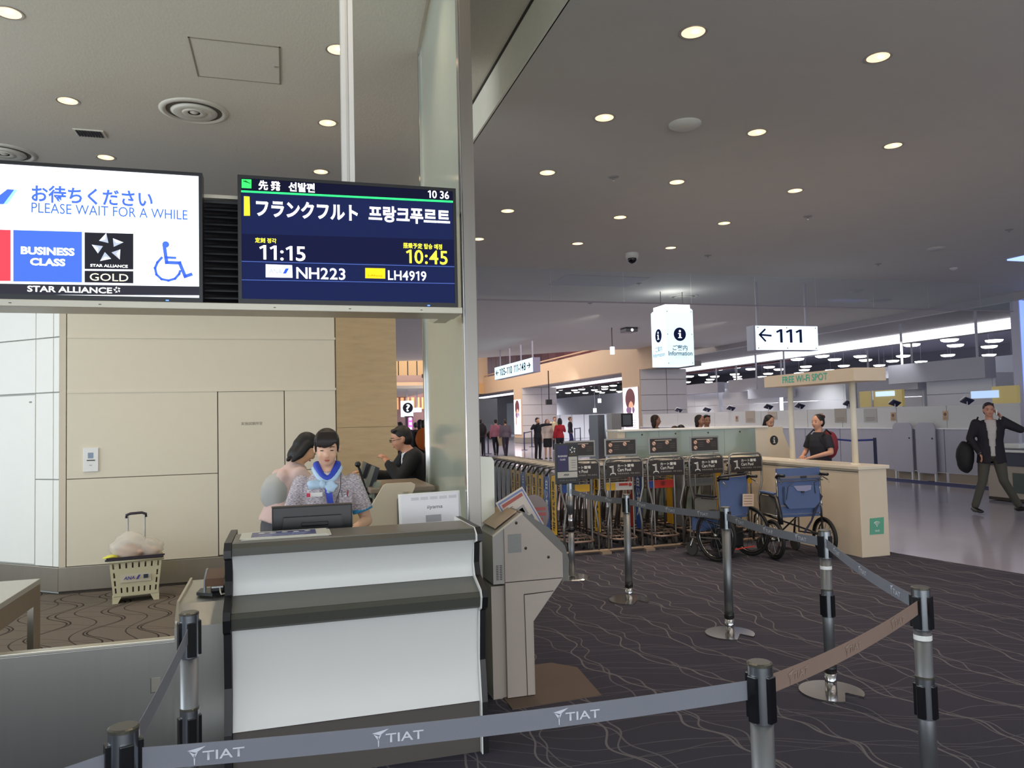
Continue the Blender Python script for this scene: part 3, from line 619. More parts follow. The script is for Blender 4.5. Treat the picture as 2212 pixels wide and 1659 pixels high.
# wheelchair pictogram
wc = MB(); P_ = lambda x, y: ony(x, y, YT)
wc.ell(P_(358, 528), (.017, .003, .017), 14)
def stroke(mb, pts, r=.0085, Y=YT):
    for a, b2 in zip(pts, pts[1:]):
        a, b2 = ony(*a, Y), ony(*b2, Y); d = (b2-a).normalized(); n = Vector((d.z, 0, -d.x))*r; a = a-d*r; b2 = b2+d*r
        mb.prism([(a.x+n.x, a.z+n.z), (b2.x+n.x, b2.z+n.z), (b2.x-n.x, b2.z-n.z), (a.x-n.x, a.z-n.z)], Y-.001, Y)
stroke(wc, [(355, 532), (360, 567), (388, 568), (400, 597), (412, 593)]); stroke(wc, [(358, 556), (378, 557)], .006)
stroke(wc, [(349, 557), (340, 567), (335, 579), (338, 593), (349, 603), (364, 606), (378, 602), (387, 592), (389, 586)], .006)
obj('wheelchair_symbol', wc, cB, s1)
s2 = screen('dark blue flight information screen with a departure at 11:15, beside the steel column', -.235, .965, 2.305, 3.002, E_('1c2347', .62))
D(s2, 'header_band', ((518, 383), (980, 408), (980, 436), (518, 411)), E_('14162a', .6)); D(s2, 'green_line', ((517, 411), (980, 434), (980, 438), (517, 415)), E_('30e070', 1.1), YP-.001)
D(s2, 'lower_shade', ((519, 505), (981, 518), (982, 572), (519, 562)), E_('181b38', .6)); D(s2, 'divider', ((519, 564), (982, 576), (982, 577), (519, 565)), E_('5068b0', .8), YP-.001); D(s2, 'divider', ((519, 604), (982, 612), (982, 613), (519, 605)), E_('5068b0', .8), YP-.001)
D(s2, 'departure_icon', ((522, 387), (543, 388), (543, 407), (522, 406)), E_('38e060', 1.0), YT)
D(s2, 'yellow_bar', ((527, 424), (539, 425), (540, 466), (527, 466)), E_('f6ea30', 1.1), YT); 
dm = MB(); stroke(dm, [(526, 391), (540, 396)], .003, YT-.001); stroke(dm, [(534, 393), (530, 390)], .002, YT-.001); obj('plane_symbol', dm, E_('0e4020', .3), s2)
cY = E_('f8f040', 1.15)
ytext('先 発', cW, s2, (558, 389, 606, 410), YT, bold=.03); ytext('선발편', cW, s2, (623, 393, 680, 413), YT, bold=.03); numtext('10 36', cW, s2, (924, 411, 970, 427), YT, .012)
ytext('フランクフルト', cW, s2, (553, 430, 773, 467), YT, bold=.035); ytext('프랑크푸르트', cW, s2, (796, 443, 972, 478), YT, bold=.03)
ytext('定刻 정각', cY, s2, (551, 513, 597, 524), YT, bold=.015); numtext('11:15', cW, s2, (560, 529, 660, 560), YT, .012)
ytext('搭乗予定 탑승 예정', cY, s2, (871, 524, 955, 536), YT, bold=.015); numtext('10:45', cY, s2, (877, 539, 967, 568), YT, .012)
D(s2, 'airline_plate', ((574, 571), (631, 573), (632, 600), (574, 599)), E_('f4f6ff', 1.1), YT); ytext('ANA', E_('8898b8', .7), s2, (582, 581, 609, 590), YT-.0035)
D(s2, 'plate_slash', ((611, 591), (617, 580), (624, 580), (618, 591)), E_('2c50c8', .8), YT-.0025)
numtext('NH223', cW, s2, (640, 577, 746, 601), YT, .012)
D(s2, 'yellow_plate', ((789, 579), (832, 580), (832, 602), (789, 601)), E_('f2c820', 1.0), YT); ytext('Lufthansa', E_('806010', .5), s2, (795, 592, 826, 597), YT-.0035)
numtext('LH4919', cW, s2, (838, 584, 921, 604), YT, .012)

# ================================================================ STANCHIONS
m_post = M('post_satin_gray', '85878a', .42, .85, var=.03)
m_belt = M('belt_gray', '7b7e88', .75, bump=.1, bscale=200); m_beltb = M('belt_brown_gray', '8a7468', .75, bump=.1, bscale=200)
m_print = M('belt_print', 'cfd2dc', .6); m_cas = M('cassette_black', '101014', .25)
def stanchion(loc, label, low=False, base=True, top=.94, group='belt stanchions'):
    t = thing('stanchion', label, 'stanchion', (loc[0], loc[1], 0), 0, group)
    obj('post', MB().tube([(0, 0, .02), (0, 0, top-.16)], .032, 24), m_post, t, True)
    b = bpy.data.meshes
    pr_ = [(.18*cos(a), .18*sin(a)) for a in [R_(-62+k*304/32) for k in range(33)]]
    pr_ = [(.18*cos(R_(-50+k*280/30+10)), .18*sin(R_(-50+k*280/30+10))) for k in range(31)]
    # round foot plate with a keyhole notch
    ring = [(.18*cos(R_(-80+25+k*(310)/36)), .18*sin(R_(-80+25+k*(310)/36))) for k in range(37)]
    notch = [(.055*cos(R_(-105-k*20)+0), .055*sin(R_(-105-k*20))) for k in range(0)]
    ring += [(.035, -.075), (.045, -.06), (.06, -.06)]
    obj('foot_plate', MB().prism(ring, 0, .012, 'z'), M('polished_steel', 'c8c6c2', .16, 1.0), t)
    obj('collar', MB().tube([(0, 0, .012), (0, 0, .12)], .0335, 20), m_chrome, t, True)
    obj('rubber_band', MB().tube([(0, 0, .12), (0, 0, .165)], .0365, 20), m_black, t, True)
    def head(z, nm):
        h = obj(nm, MB().tube([(0, 0, z-.16), (0, 0, z)], .034, 24), M('cassette_chrome', 'a4a9ae', .26, 1.0), t); shade(h)
        obj('cap', MB().lathe([(.035, z-.004), (.035, z+.003), (.03, z+.006), (0, z+.006)], 24), M('cap_gray', '5c5a52', .3, .6), h)
        for a in (20, 110, 200, 290):
            m4 = Matrix.Rotation(R_(a), 4, 'Z')
            obj('belt_slot', MB().box(.022, .041, -.015, .015, z-.155, z-.028, .003).xf(m4), m_cas, h)
    head(top, 'belt_cassette')
    if low: head(.60, 'lower_cassette')
    return t
SP = {1: (2.83, 7.5), 2: (2.94, 6.36), 3: (3.18, 5.12), 4: (3.06, 3.86), 5: (2.40, 2.475), 6: (1.275, 1.905), 7: (-.37, 2.01), 8: (-.355, 3.14), 9: (-1.05, 1.78)}
lb = {2: 'gray belt stanchion second from the far end, between the sign stand and the wheelchairs', 3: 'gray belt stanchion in front of the left wheelchair', 4: 'gray belt stanchion with a lower cassette in front of the right wheelchair',
      5: 'gray belt stanchion nearest the right, where the brown belt starts', 6: 'large gray belt stanchion at the bottom, right of the counter', 7: 'belt stanchion with dark round cap at the bottom left corner', 8: 'belt stanchion in front of the steel cabinet'}
for k, l in lb.items(): stanchion(SP[k], l, low=k in (4, 5, 8), top=.945 if k < 7 else .95)
for k, z in ((4, .72), (5, .745)):
    x, y = SP[k]; st = [o for o in C.objects if o.name.startswith('stanchion') and abs(o.location.x-x) < 1e-3][0]
    obj('white_tape', MB().tube([(0, 0, z), (0, 0, z+.02)], .0335, 20, cap=False), m_white, st)
def belt(a, b, label, mat, z=.875, logos=2, pm=m_print, sag=.02, flip=False, name='retractable_belt'):
    A = Vector((SP[a][0], SP[a][1], z)); B = Vector((SP[b][0], SP[b][1], z)); d = (B-A).normalized(); L = (B-A).length
    A = A+d*.04; B = B-d*.04; nrm = Vector((d.y, -d.x, 0)); n = 20
    t = wthing(name, label, 'belt', (A+B)/2, 'belts between the stanchions')
    mb = MB(); v = []
    zz = lambda u: -sag*4*u*(1-u)
    for i in range(n+1):
        u = i/n; p = A.lerp(B, u)+Vector((0, 0, zz(u)))
        v.append([mb.b.verts.new(p+Vector((0, 0, h))+nrm*o) for h, o in ((.0265, .001), (-.0265, .001), (-.0265, -.001), (.0265, -.001))])
    for i in range(n):
        for k in range(4): mb.b.faces.new((v[i][k], v[i][(k+1) % 4], v[i+1][(k+1) % 4], v[i+1][k]))
    mb.b.faces.new(v[0]); mb.b.faces.new(v[-1][::-1]); obj('webbing', mb, mat, t)
    cam_side = nrm if nrm.dot(Vector((0, 0, 0))-A) > 0 else -nrm
    rt = cam_side.cross(Vector((0, 0, 1))) * -1
    rt = Vector((0, 0, 1)).cross(cam_side)
    for u in (logos if isinstance(logos, tuple) else [(k+.5)/logos for k in range(logos)]):
        if not isinstance(pm, tuple): pass
        p = A.lerp(B, u)+Vector((0, 0, zz(u)-.013))+cam_side*.0025; W_ = .095
        text('TIAT', pm, t, p-rt*W_/2, rt, (0, 0, 1), W_, .022, 'printed_lettering', bold=.01)
        e = MB(); o = p-rt*(W_/2+.018)
        def tri(*q): e.b.faces.new([e.b.verts.new(o+rt*x+Vector((0, 0, h))) for x, h in q])
        tri((-.016, .026), (.026, .034), (.004, .020)); tri((-.012, .024), (.0, .006), (.002, .016)); tri((.008, .022), (.0, .006), (-.001, .016)); tri((-.002, .014), (.002, .014), (.001, -.008), (-.001, -.008))
        obj('printed_emblem', e, pm, t)
    return t
belt(1, 2, 'gray belt between the sign stand and the next stanchion', m_belt, z=.885, logos=2)
belt(2, 3, 'gray belt in front of the carts', m_belt, z=.885, logos=3); belt(3, 4, 'gray belt in front of the two wheelchairs', m_belt, logos=3)
belt(4, 5, 'gray belt at the right, running toward the nearest right stanchion', m_belt, logos=3)
belt(5, 6, 'brownish belt at the lower right, seen from its back side', m_beltb, logos=3, pm=M('belt_print_faint', '98857a', .7))
belt(6, 7, 'long gray belt crossing the bottom of the picture in front of the counter', m_belt, logos=(.31, .61, .885), sag=.015)
belt(7, 8, 'gray belt running back from the bottom left stanchion to the cabinet', m_belt, logos=0, sag=.01); belt(7, 9, 'short piece of gray belt leaving at the bottom left corner', m_belt, logos=0)
# sign stand
ss = thing('sign_stand', 'dark framed business class sign on a gray post in front of the carts', 'sign', (SP[1][0], SP[1][1], 0))
obj('post', MB().tube([(0, 0, .02), (0, 0, .5)], .032, 20), m_post, ss, True); obj('inner_post', MB().tube([(0, 0, .5), (0, 0, .66)], .024, 16), m_chrome, ss, True)
obj('collar', MB().tube([(0, 0, .47), (0, 0, .52)], .036, 16), m_black, ss, True); obj('upper_sleeve', MB().tube([(0, 0, .66), (0, 0, .84)], .033, 20), m_post, ss, True)
h = obj('belt_cassette', MB().tube([(0, 0, .84), (0, 0, .97)], .03, 20), M('cassette_chrome', 'c4cbd2', .15, 1.0), ss); obj('belt_slot', MB().box(.018, .05, -.02, .02, .84, .96, .004), m_cas, h)
obj('foot_plate', MB().lathe([(0, .012), (.17, .01), (.18, 0)], 32), M('polished_steel', 'c8c6c2', .16, 1.0), ss)
fr = obj('sign_frame', MB().box(-.155, .10, -.01, .015, .965, 1.385, .004), m_black, ss)
Y2 = -.0105
obj('blue_field', MB().box(-.135, -.015, Y2-.002, Y2, 1.10, 1.365), M('print_violet', '35305c', .5), fr)
obj('black_field', MB().box(-.01, .085, Y2-.002, Y2, 1.255, 1.365), M('print_black', '141416', .4), fr); obj('white_field', MB().box(-.01, .085, Y2-.002, Y2, 1.10, 1.245), M('print_white', 'bfbcb4', .5), fr)
obj('logo_strip', MB().box(-.135, .085, Y2-.002, Y2, 1.03, 1.09), M('print_white', 'bfbcb4', .5), fr)
pw = M('print_bright', 'e0dee0', .5)
text('BUSINESS', pw, fr, (-.125, Y2-.003, 1.245), (1, 0, 0), (0, 0, 1), .10, .018, bold=.02); text('CLASS', pw, fr, (-.105, Y2-.003, 1.21), (1, 0, 0), (0, 0, 1), .06, .018, bold=.02)
text('ANA', M('print_navy2', '20243c', .5), fr, (-.07, Y2-.003, 1.05), (1, 0, 0), (.3, 0, 1), .06, .022, bold=.03)
text('STAR ALLIANCE', M('print_dim', '8a8780', .5), fr, (-.115, Y2-.003, .995), (1, 0, 0), (0, 0, 1), .18, .014); text('GOLD', M('print_gold', '8a6a3a', .5), fr, (.0, Y2-.003, 1.262), (1, 0, 0), (0, 0, 1), .075, .014)
for i in range(5):
    a = pi/2+i*2*pi/5; c0 = Vector((.038, 0, 1.315)); k = .038
    obj('star_facet', MB().prism([(c0.x+k*cos(a), c0.z+k*sin(a)), (c0.x+k*.7*cos(a+.75), c0.z+k*.7*sin(a+.75)), (c0.x+k*.35*cos(a), c0.z+k*.35*sin(a))], Y2-.0035, Y2-.002), pw, fr)
for k in range(4): obj('fine_line', MB().box(.02, .07, Y2-.003, Y2-.002, 1.13+.025*k, 1.135+.025*k), M('print_gray', '77757a', .5), fr)

# ================================================================ SELF-SERVICE KIOSK
kk = wthing('service_kiosk', 'beige gray self-service ticket kiosk standing right of the steel column, seen from its side', 'kiosk', (1.3, 4.6, 0))
m_kb = M('kiosk_beige', 'aea299', .5, bump=.08, bscale=300); KY = 4.41; KD = 4.92
up = [(1.24, .685), (1.605, .685), (1.605, .83), (1.35, 1.085), (1.24, 1.01)]
obj('head_shell', MB().prism(up, KY, KD), m_kb, kk)
obj('pedestal', MB().prism([(1.24, .68), (1.60, .68), (1.585, .655), (1.41, .44), (1.41, .01), (1.24, .01)], KY, KD), m_kb, kk)
obj('door_panel', MB().prism([(1.357, .60), (1.535, .607), (1.400, .435), (1.400, .015), (1.363, .015)], KY-.002, KY), M('kiosk_beige_b', 'b3a79d', .5), kk)
obj('door_gap', MB().prism([(1.353, .606), (1.54, .611), (1.54, .607), (1.357, .60), (1.363, .01), (1.359, .01)], KY-.0025, KY), m_seam, kk)
obj('rear_unit', MB().prism([(1.17, .675), (1.24, .675), (1.24, 1.01), (1.17, .96)], KY+.01, KD), M('kiosk_gray', 'a19e99', .5), kk)
obj('rear_base', MB().box(1.16, 1.24, KY+.03, KD-.05, 0, .66), m_kb, kk)
obj('roof_edge', MB().prism([(1.165, .965), (1.35, 1.092), (1.36, 1.08), (1.35, 1.078), (1.24, 1.003), (1.17, .955)], KY-.006, KY), M('kiosk_pale', 'c2bba9', .5), kk)
obj('screen_hood', MB().prism([(1.35, 1.088), (1.37, 1.09), (1.53, .985), (1.63, .87), (1.655, .78), (1.645, .655), (1.60, .66), (1.60, .83)], KY+.02, KD-.02), M('kiosk_dark_gray', '6c6a66', .5), kk)
obj('roof_plate', MB().prism([(1.20, .995), (1.34, 1.09), (1.335, 1.096), (1.195, 1.0)], KY+.06, KD-.08), M('roof_tan', 'b09a80', .45), kk)
obj('speaker_grille', MB().box(1.262, 1.345, KY-.002, KY, .855, .965), M('grille_speckled', '8b8c8a', .7, var=.5, vscale=400), kk)
for x, z in ((1.317, 1.03), (1.372, .876), (1.515, .813)): obj('lock', MB().ell((x, KY, z), (.009, .005, .009), 12), M('lock_dark', '3c3834', .4, .5), kk)
for r in range(9):
    for c in range(2): obj('vent_slot', MB().box(1.188+c*.022, 1.203+c*.022, KY+.0085, KY+.0105, .70+r*.010, .704+r*.010), m_seam, kk)
mat_ = tag(obj('floor_mat', MB().prism([(1.22, 4.25), (1.78, 4.28), (1.83, 4.8), (1.70, 4.95), (1.22, 4.95)], .0, .006, 'z'), M('mat_brown', '5e5047', .9)), 'flat brown floor mat under the kiosk', 'mat')
ws = wthing('white_side_panel', 'tall narrow white panel with a rounded corner between the steel column and the kiosk', 'panel', (1.13, 4.7, 0))
a = ony(1036, 1000, 4.75); b_ = ony(1066, 1000, 4.75); zt = ony(1040, 987, 4.75).z; 
obj('upper_panel', MB().prism([(a.x-.06, .80), (b_.x, .80+.16), (b_.x+.004, zt-.03), (b_.x-.01, zt-.005), (a.x-.06, zt+.01)], 4.75, 4.80), M('panel_greenish_white', 'eeeee2', .35), ws)
obj('lower_box', MB().box(a.x-.06, b_.x-.012, 4.72, 4.95, 0, .86), M('panel_gray_white', 'b4b6ae', .4), ws)
ip = wthing('instruction_board', 'tilted printed instruction board with blue border on top of the kiosk', 'sign', (1.35, 4.6, 1.1))
IY = 4.66
Pq = [ony(x, y, IY) for x, y in ((1071, 1087), (1128, 1051), (1175, 1132), (1120, 1175))]; ctr_ = sum(Pq, Vector())/4
def inset(k): return [((ctr_+(p-ctr_)*k).x, (ctr_+(p-ctr_)*k).z) for p in Pq]
obj('board', MB().prism(inset(1.0), IY, IY+.008), M('board_white', 'c9bfb4', .4), ip); obj('blue_border', MB().prism(inset(.93), IY-.001, IY), M('board_blue', '6f7ba6', .5), ip); obj('sheet', MB().prism(inset(.84), IY-.002, IY-.001), M('board_sheet', 'c4b8ac', .5), ip)
def lerp2(u, v, k=.84):
    p = [ctr_+(p-ctr_)*k for p in Pq]; a = p[0].lerp(p[1], u); b = p[3].lerp(p[2], u); return a.lerp(b, v)
def bq(name, u0, u1, v0, v1, mat): obj(name, MB().prism([((q := lerp2(u, v)).x, q.z) for u, v in ((u0, v0), (u1, v0), (u1, v1), (u0, v1))], IY-.003, IY-.002), mat, ip)
bq('red_header', .05, .95, .03, .12, M('header_red', 'a34f44', .5)); bq('gray_figure', .45, .8, .32, .6, M('figure_gray', '98938f', .5)); bq('figure_window', .52, .7, .38, .52, M('figure_pale', 'c4bcb2', .5))
bq('gray_figure', .5, .9, .66, .8, M('figure_slate', '70747c', .5)); 
for k in range(4): bq('text_line', .12, .4-.05*(k % 2), .2+.05*k, .22+.05*k, M('line_brown', '6e6560', .5))
rs = wthing('round_notice', 'round gray notice with faded red lettering behind the instruction board', 'sign', ony(1160, 1120, 4.8))
c0 = ony(1152, 1113, 4.80); obj('disc', MB().ell((c0.x, 4.80, c0.z), (.108, .004, .135), 32), M('notice_gray', '7e716e', .5), rs)
for k in range(3): obj('red_print', MB().box(c0.x+.005, c0.x+.085-.02*(k == 2), 4.794, 4.796, c0.z+.03-.035*k, c0.z+.05-.035*k), M('faded_red', 'a04a48', .5), rs)
obj('holder', MB().tube([(c0.x, 4.805, c0.z-.12), (c0.x-.02, 4.805, .9)], .008, 6), m_black, rs)
# ================================================================ CART POOL
m_tube = M('cart_tube_gray', '8d8a86', .35, .8); m_tubed = M('cart_tube_dark', '6b6662', .4, .7)
cpool = wthing('cart_pool_frame', 'floor rail and five inverted-U gray tube gates of the luggage cart pool', 'frame', (4.5, 8.65, 0))
BAY = [(3.15, 3.65), (3.72, 4.23), (4.30, 4.80), (4.88, 5.36), (5.45, 5.93)]
CYY = 8.65
obj('floor_rail', MB().tube([(2.9, CYY, .035), (6.0, CYY, .035)], .018, 8), M('rail_tan2', '9a8672', .4, .5), cpool)
m_sb = M('sign_brown_black', '2b2320', .45); m_sw = M('sign_lettering_pale', 'd8d4cc', .5)
for i, (a, b_) in enumerate(BAY):
    pts = [(a+.03, CYY, .03), (a+.03, CYY, .35), (a+.06, CYY, .55), (a-.0, CYY, .78), (a, CYY, 1.06), (a+.015, CYY, 1.115), (a+.05, CYY, 1.135), (b_-.05, CYY, 1.135), (b_-.015, CYY, 1.115), (b_, CYY, 1.06), (b_, CYY, .78), (b_-.06, CYY, .55), (b_-.03, CYY, .35), (b_-.03, CYY, .03)]
    g = obj('gate_tube', MB().tube(pts, .014, 10), m_tube, cpool, True)
    s = obj('sign_plate', MB().box(a+.015, b_-.015, CYY-.03, CYY-.016, .905, 1.095, .003), m_sb, cpool)
    YS = CYY-.0305
    text('カート置場', m_sw, s, (a+.16, YS, 1.03), (1, 0, 0), (0, 0, 1), .22, .038, bold=.03); text('Cart Pool', m_sw, s, (a+.16, YS, .982), (1, 0, 0), (0, 0, 1), .18, .038, bold=.02)
    text('手推车存放处  카트 보관소', M('sign_lettering_dim', 'a8a298', .5), s, (a+.16, YS, .945), (1, 0, 0), (0, 0, 1), .30, .02)
    e = MB(); c = a+.09
    e.prism([(c-.045, 1.045), (c+.02, 1.055), (c+.02, 1.035), (c-.02, 1.03)], YS-.001, YS); e.prism([(c-.005, 1.04), (c+.003, 1.04), (c+.008, .965), (c-.0, .965)], YS-.001, YS); e.prism([(c+.012, 1.045), (c+.02, 1.045), (c+.022, .965), (c+.014, .965)], YS-.001, YS)
    e.prism([(c-.03, .94), (c-.02, .965), (c+.04, .965), (c+.05, .94), (c+.04, .94), (c+.033, .955), (c-.014, .955), (c-.02, .94)], YS-.001, YS); obj('cart_symbol', e, m_sw, s)
    obj('floor_foot', MB().box(b_-.02, b_+.10, CYY-.08, CYY+.08, .0, .03), M('rail_tan2', '9a8672'), cpool)
for i, (px0, px1, y0, y1) in enumerate(((1218, 1286, 953, 985), (1306, 1376, 948, 982), (1401, 1465, 945, 978), (1491, 1553, 943, 974))):
    Yp = 8.78; a = ony(px0, y0, Yp); b_ = ony(px1, y1, Yp)
    t = wthing('rules_placard', 'brown framed placard with round prohibition signs above the cart gates, %s from the left' % ('first', 'second', 'third', 'fourth')[i], 'sign', ((a.x+b_.x)/2, Yp, 0), 'prohibition placards over the carts')
    obj('frame', MB().box(a.x, b_.x, Yp, Yp+.02, b_.z-.01, a.z, .004), m_tube, t); obj('plate', MB().box(a.x+.018, b_.x-.018, Yp-.003, Yp, b_.z+.012, a.z-.02), m_sb, t)
    w = b_.x-a.x; h = a.z-b_.z
    for u, v in ((.17, .62), (.62, .66), (.17, .27)):
        c = (a.x+u*w, b_.z+v*h); obj('ban_symbol', MB().ell((c[0], Yp-.004, c[1]), (.026, .002, .026), 16), M('symbol_salmon', 'c98a6c', .5), t)
        obj('symbol_core', MB().ell((c[0], Yp-.0055, c[1]), (.019, .002, .019), 14), M('symbol_pale', 'd9c8b8', .5), t)
        obj('symbol_bar', MB().box(-.018, .018, -.001, .001, -.0035, .0035).xf(Matrix.Translation((c[0], Yp-.008, c[1])) @ Matrix.Rotation(R_(45), 4, 'Y')), M('symbol_dark', '5c2c20', .5), t)
    obj('print_line', MB().box(a.x+.2*w, a.x+.78*w, Yp-.004, Yp-.003, a.z-.045, a.z-.035), M('line_pale_brown', 'a89c90', .5), t)
    for k in range(3):
        for u in (.27, .72): obj('print_line', MB().box(a.x+u*w, a.x+(u+.18)*w, Yp-.004, Yp-.003, b_.z+(.58-.12*k)*h, b_.z+(.60-.12*k)*h), M('line_dim', '6a5c52', .5), t)
    for x in (a.x+.06, b_.x-.06): obj('post', MB().tube([(x, Yp+.02, .03), (x, Yp+.02, b_.z+.02)], .011, 8), m_tube, t)
m_yel = M('ad_yellow', 'd9a520', .5); m_blu = M('ad_blue', '24478c', .5); m_red = M('ad_red', 'c23326', .5); m_whi = M('ad_white', 'cfc8c0', .5); m_gr = M('ad_gray', '6f6e6c', .5)
m_ink = M('ad_ink', '30241a', .6); m_rub = M('rubber_gray', '3d3c3a', .7)
def make_cart():
    t = thing('luggage_cart', 'x', 'luggage cart')
    obj('base_frame', MB().tube([(-.20, .75, .17), (-.20, .05, .17), (-.16, -.14, .16), (-.10, -.19, .16), (.10, -.19, .16), (.16, -.14, .16), (.20, .05, .17), (.20, .75, .17)], .014, 8).tube([(-.20, .3, .17), (.20, .3, .17)], .01, 6).tube([(-.18, 0, .17), (.18, 0, .17)], .01, 6), M('cart_tube_rosy', '8a766c', .4, .6), t, True)
    w = MB()
    for x in (-.12, -.04, .04, .12): w.tube([(x, -.18, .165), (x, -.1, .2), (x, .7, .2)], .005, 5)
    w.tube([(-.06, -.17, .17), (-.06, -.17, .24), (.06, -.17, .24), (.06, -.17, .17)], .006, 5)
    obj('platform_wires', w, m_tubed, t)
    for s in (-1, 1):
        obj('upright', MB().tube([(s*.20, .62, .17), (s*.215, .50, .55), (s*.22, .38, .80), (s*.23, .30, 1.0)], .015, 8), m_tube, t, True)
        for y, r in ((.0, .055), (.62, .062)):
            wh = obj('wheel', MB().lathe([(0, -.016), (r, -.016), (r, .016), (0, .016)], 18, (s*.17, y, r), Matrix.Rotation(R_(90), 4, 'Y')), m_rub, t)
            obj('fork', MB().box(s*.17-.024, s*.17-.018, y-.02, y+.02, r-.01, .16).box(s*.17+.018, s*.17+.024, y-.02, y+.02, r-.01, .16), m_tube, wh)
    obj('handle', MB().tube([(-.24, .40, .93), (-.24, .22, 1.02), (-.18, .17, 1.035), (.18, .17, 1.035), (.24, .22, 1.02), (.24, .40, .93)], .017, 8), m_tube, t, True)
    bk = MB()
    for z in (.74, .80, .86): bk.tube([(-.19, .02, z), (.19, .02, z), (.19, .30, z), (-.19, .30, z)], .005, 5, closed=True)
    for k in range(9): x = -.19+k*.0475; bk.tube([(x, .30, .86), (x, .30, .74), (x, .02, .74), (x, .0, .86)], .0035, 4)
    obj('wire_basket', bk, m_tubed, t)
    obj('side_rail', MB().tube([(-.225, .08, .2), (-.225, .06, .93), (-.225, .12, .97), (-.225, .24, .97)], .009, 6), m_tube, t, True); obj('side_rail', MB().tube([(.225, .08, .2), (.225, .06, .93), (.225, .12, .97), (.225, .24, .97)], .009, 6), m_tube, t, True)
    return t
ORD = ['first', 'second', 'third', 'fourth', 'fifth', 'sixth', 'seventh', 'eighth', 'ninth', 'tenth', 'eleventh', 'twelfth', 'thirteenth']
proto = make_cart(); used = [False]
def sidepanel(m): 
    return obj('side_advert', MB().prism([(.07, .22), (.235, .22), (.235, .88), (.20, .94), (.07, .95)], -.236, -.230, 'x'), m, None)
vt = {}
def vtext(s):
    me = textmesh(s, .03); return me
lane_n = [13, 6, 6, 6, 5]
sp_ad = {0: 'ybyyybyygggggg', 1: 'ywyyyy', 2: 'brbyyy', 3: 'gygyyy', 4: 'ygyyy'}
admat = {'y': m_yel, 'b': m_blu, 'r': m_red, 'w': m_whi, 'g': m_gr}
panel_mesh = {}; tmesh = {}
def mk(key, b, mat):
    if key not in panel_mesh:
        me = b().mesh(key); me.materials.append(mat); panel_mesh[key] = me
    return panel_mesh[key]
adv = {'y': '東\n京\nば\nな\n奈', 'b': '白\nい\n恋\n人', 'r': '赤\n帯', 'w': '空\n港', 'g': None}
colname = {'y': 'yellow', 'b': 'blue', 'r': 'red', 'w': 'white', 'g': 'gray'}
for i, (a, b_) in enumerate(BAY):
    xc = (a+b_)/2
    for k in range(lane_n[i]):
        ad = 'y' if (i == 0 and k == 0) else sp_ad[i][k] if not (i == 0 and k == 1) else 'b'
        lab = 'front luggage cart of the %s lane under the cart signs, with a %s side advert' % (('leftmost', 'second', 'third', 'fourth', 'rightmost')[i], colname[ad]) if k == 0 else 'luggage cart with a %s side advert, %s from the front in the %s lane' % (colname[ad], ORD[k], ('leftmost', 'second', 'third', 'fourth', 'rightmost')[i])
        c = proto if not used[0] else dup(proto)
        if not used[0]: used[0] = True; base_kids = list(proto.children)
        else:
            for ch in list(c.children):
                if ch.name.startswith(('side_advert', 'front_advert')):
                    for g2 in list(ch.children): bpy.data.objects.remove(g2)
                    bpy.data.objects.remove(ch)
        c.location = (xc, CYY+.16+k*.25, 0); c['label'] = lab; c['group'] = 'luggage carts nested in the cart pool'
        me = mk('side_'+ad, lambda: MB().prism([(.07, .22), (.235, .22), (.235, .86), (.20, .935), (.07, .95)], -.236, -.230, 'x'), admat[ad])
        if i == 0 or k < 2:
            o = bpy.data.objects.new('side_advert', me); C.objects.link(o); o.parent = c
            if adv[ad] and i in (0, 1, 2):
                key = 't'+ad
                if key not in tmesh:
                    tm = textmesh(adv[ad], .03); xs = [v.co.x for v in tm.vertices]; ys = [v.co.y for v in tm.vertices]; n = adv[ad].count('\n')+1
                    for v in tm.vertices:
                        u = (v.co.x-min(xs))/(max(xs)-min(xs)) if False else 0
                        X0, X1, Y0, Y1 = -1, 0, 0, 0
                    x0, x1, y0, y1 = min(xs), max(xs), min(ys), max(ys); hh = .125*n
                    for v in tm.vertices: v.co = Vector((-.2375, .205-(v.co.x-x0)/(x1-x0)*.10, .88-hh+(v.co.y-y0)/(y1-y0)*hh))
                    tm.materials.clear(); tm.materials.append(m_ink if ad in 'yw' else m_sw); tmesh[key] = tm
                lt = bpy.data.objects.new('lettering', tmesh[key]); C.objects.link(lt); lt.parent = o
        if k == 0:
            fm = [m_blu, m_whi, m_red, m_gr, m_yel][i]
            fo = obj('front_advert', MB().box(-.19, .19, -.012, -.004, .735, .835, .003), fm, c)
            if i == 0: obj('yellow_insert', MB().box(-.02, .18, -.016, -.012, .74, .83), m_yel, fo)
            if i == 1: obj('yellow_insert', MB().box(-.18, -.05, -.016, -.012, .74, .83), m_yel, fo); obj('red_insert', MB().box(.0, .12, -.016, -.012, .79, .82).ell((.15, -.014, .8), (.022, .003, .022)), m_red, fo)
            if i == 2:
                obj('blue_insert', MB().box(-.18, -.09, -.016, -.012, .74, .83), m_blu, fo); text('帯', m_ink, fo, (.0, -.0165, .76), (1, 0, 0), (0, 0, 1), .06, .06)
            if i == 4: text('東京ばな奈', m_ink, fo, (-.14, -.0165, .785), (1, 0, 0), (0, 0, 1), .26, .036, bold=.03)
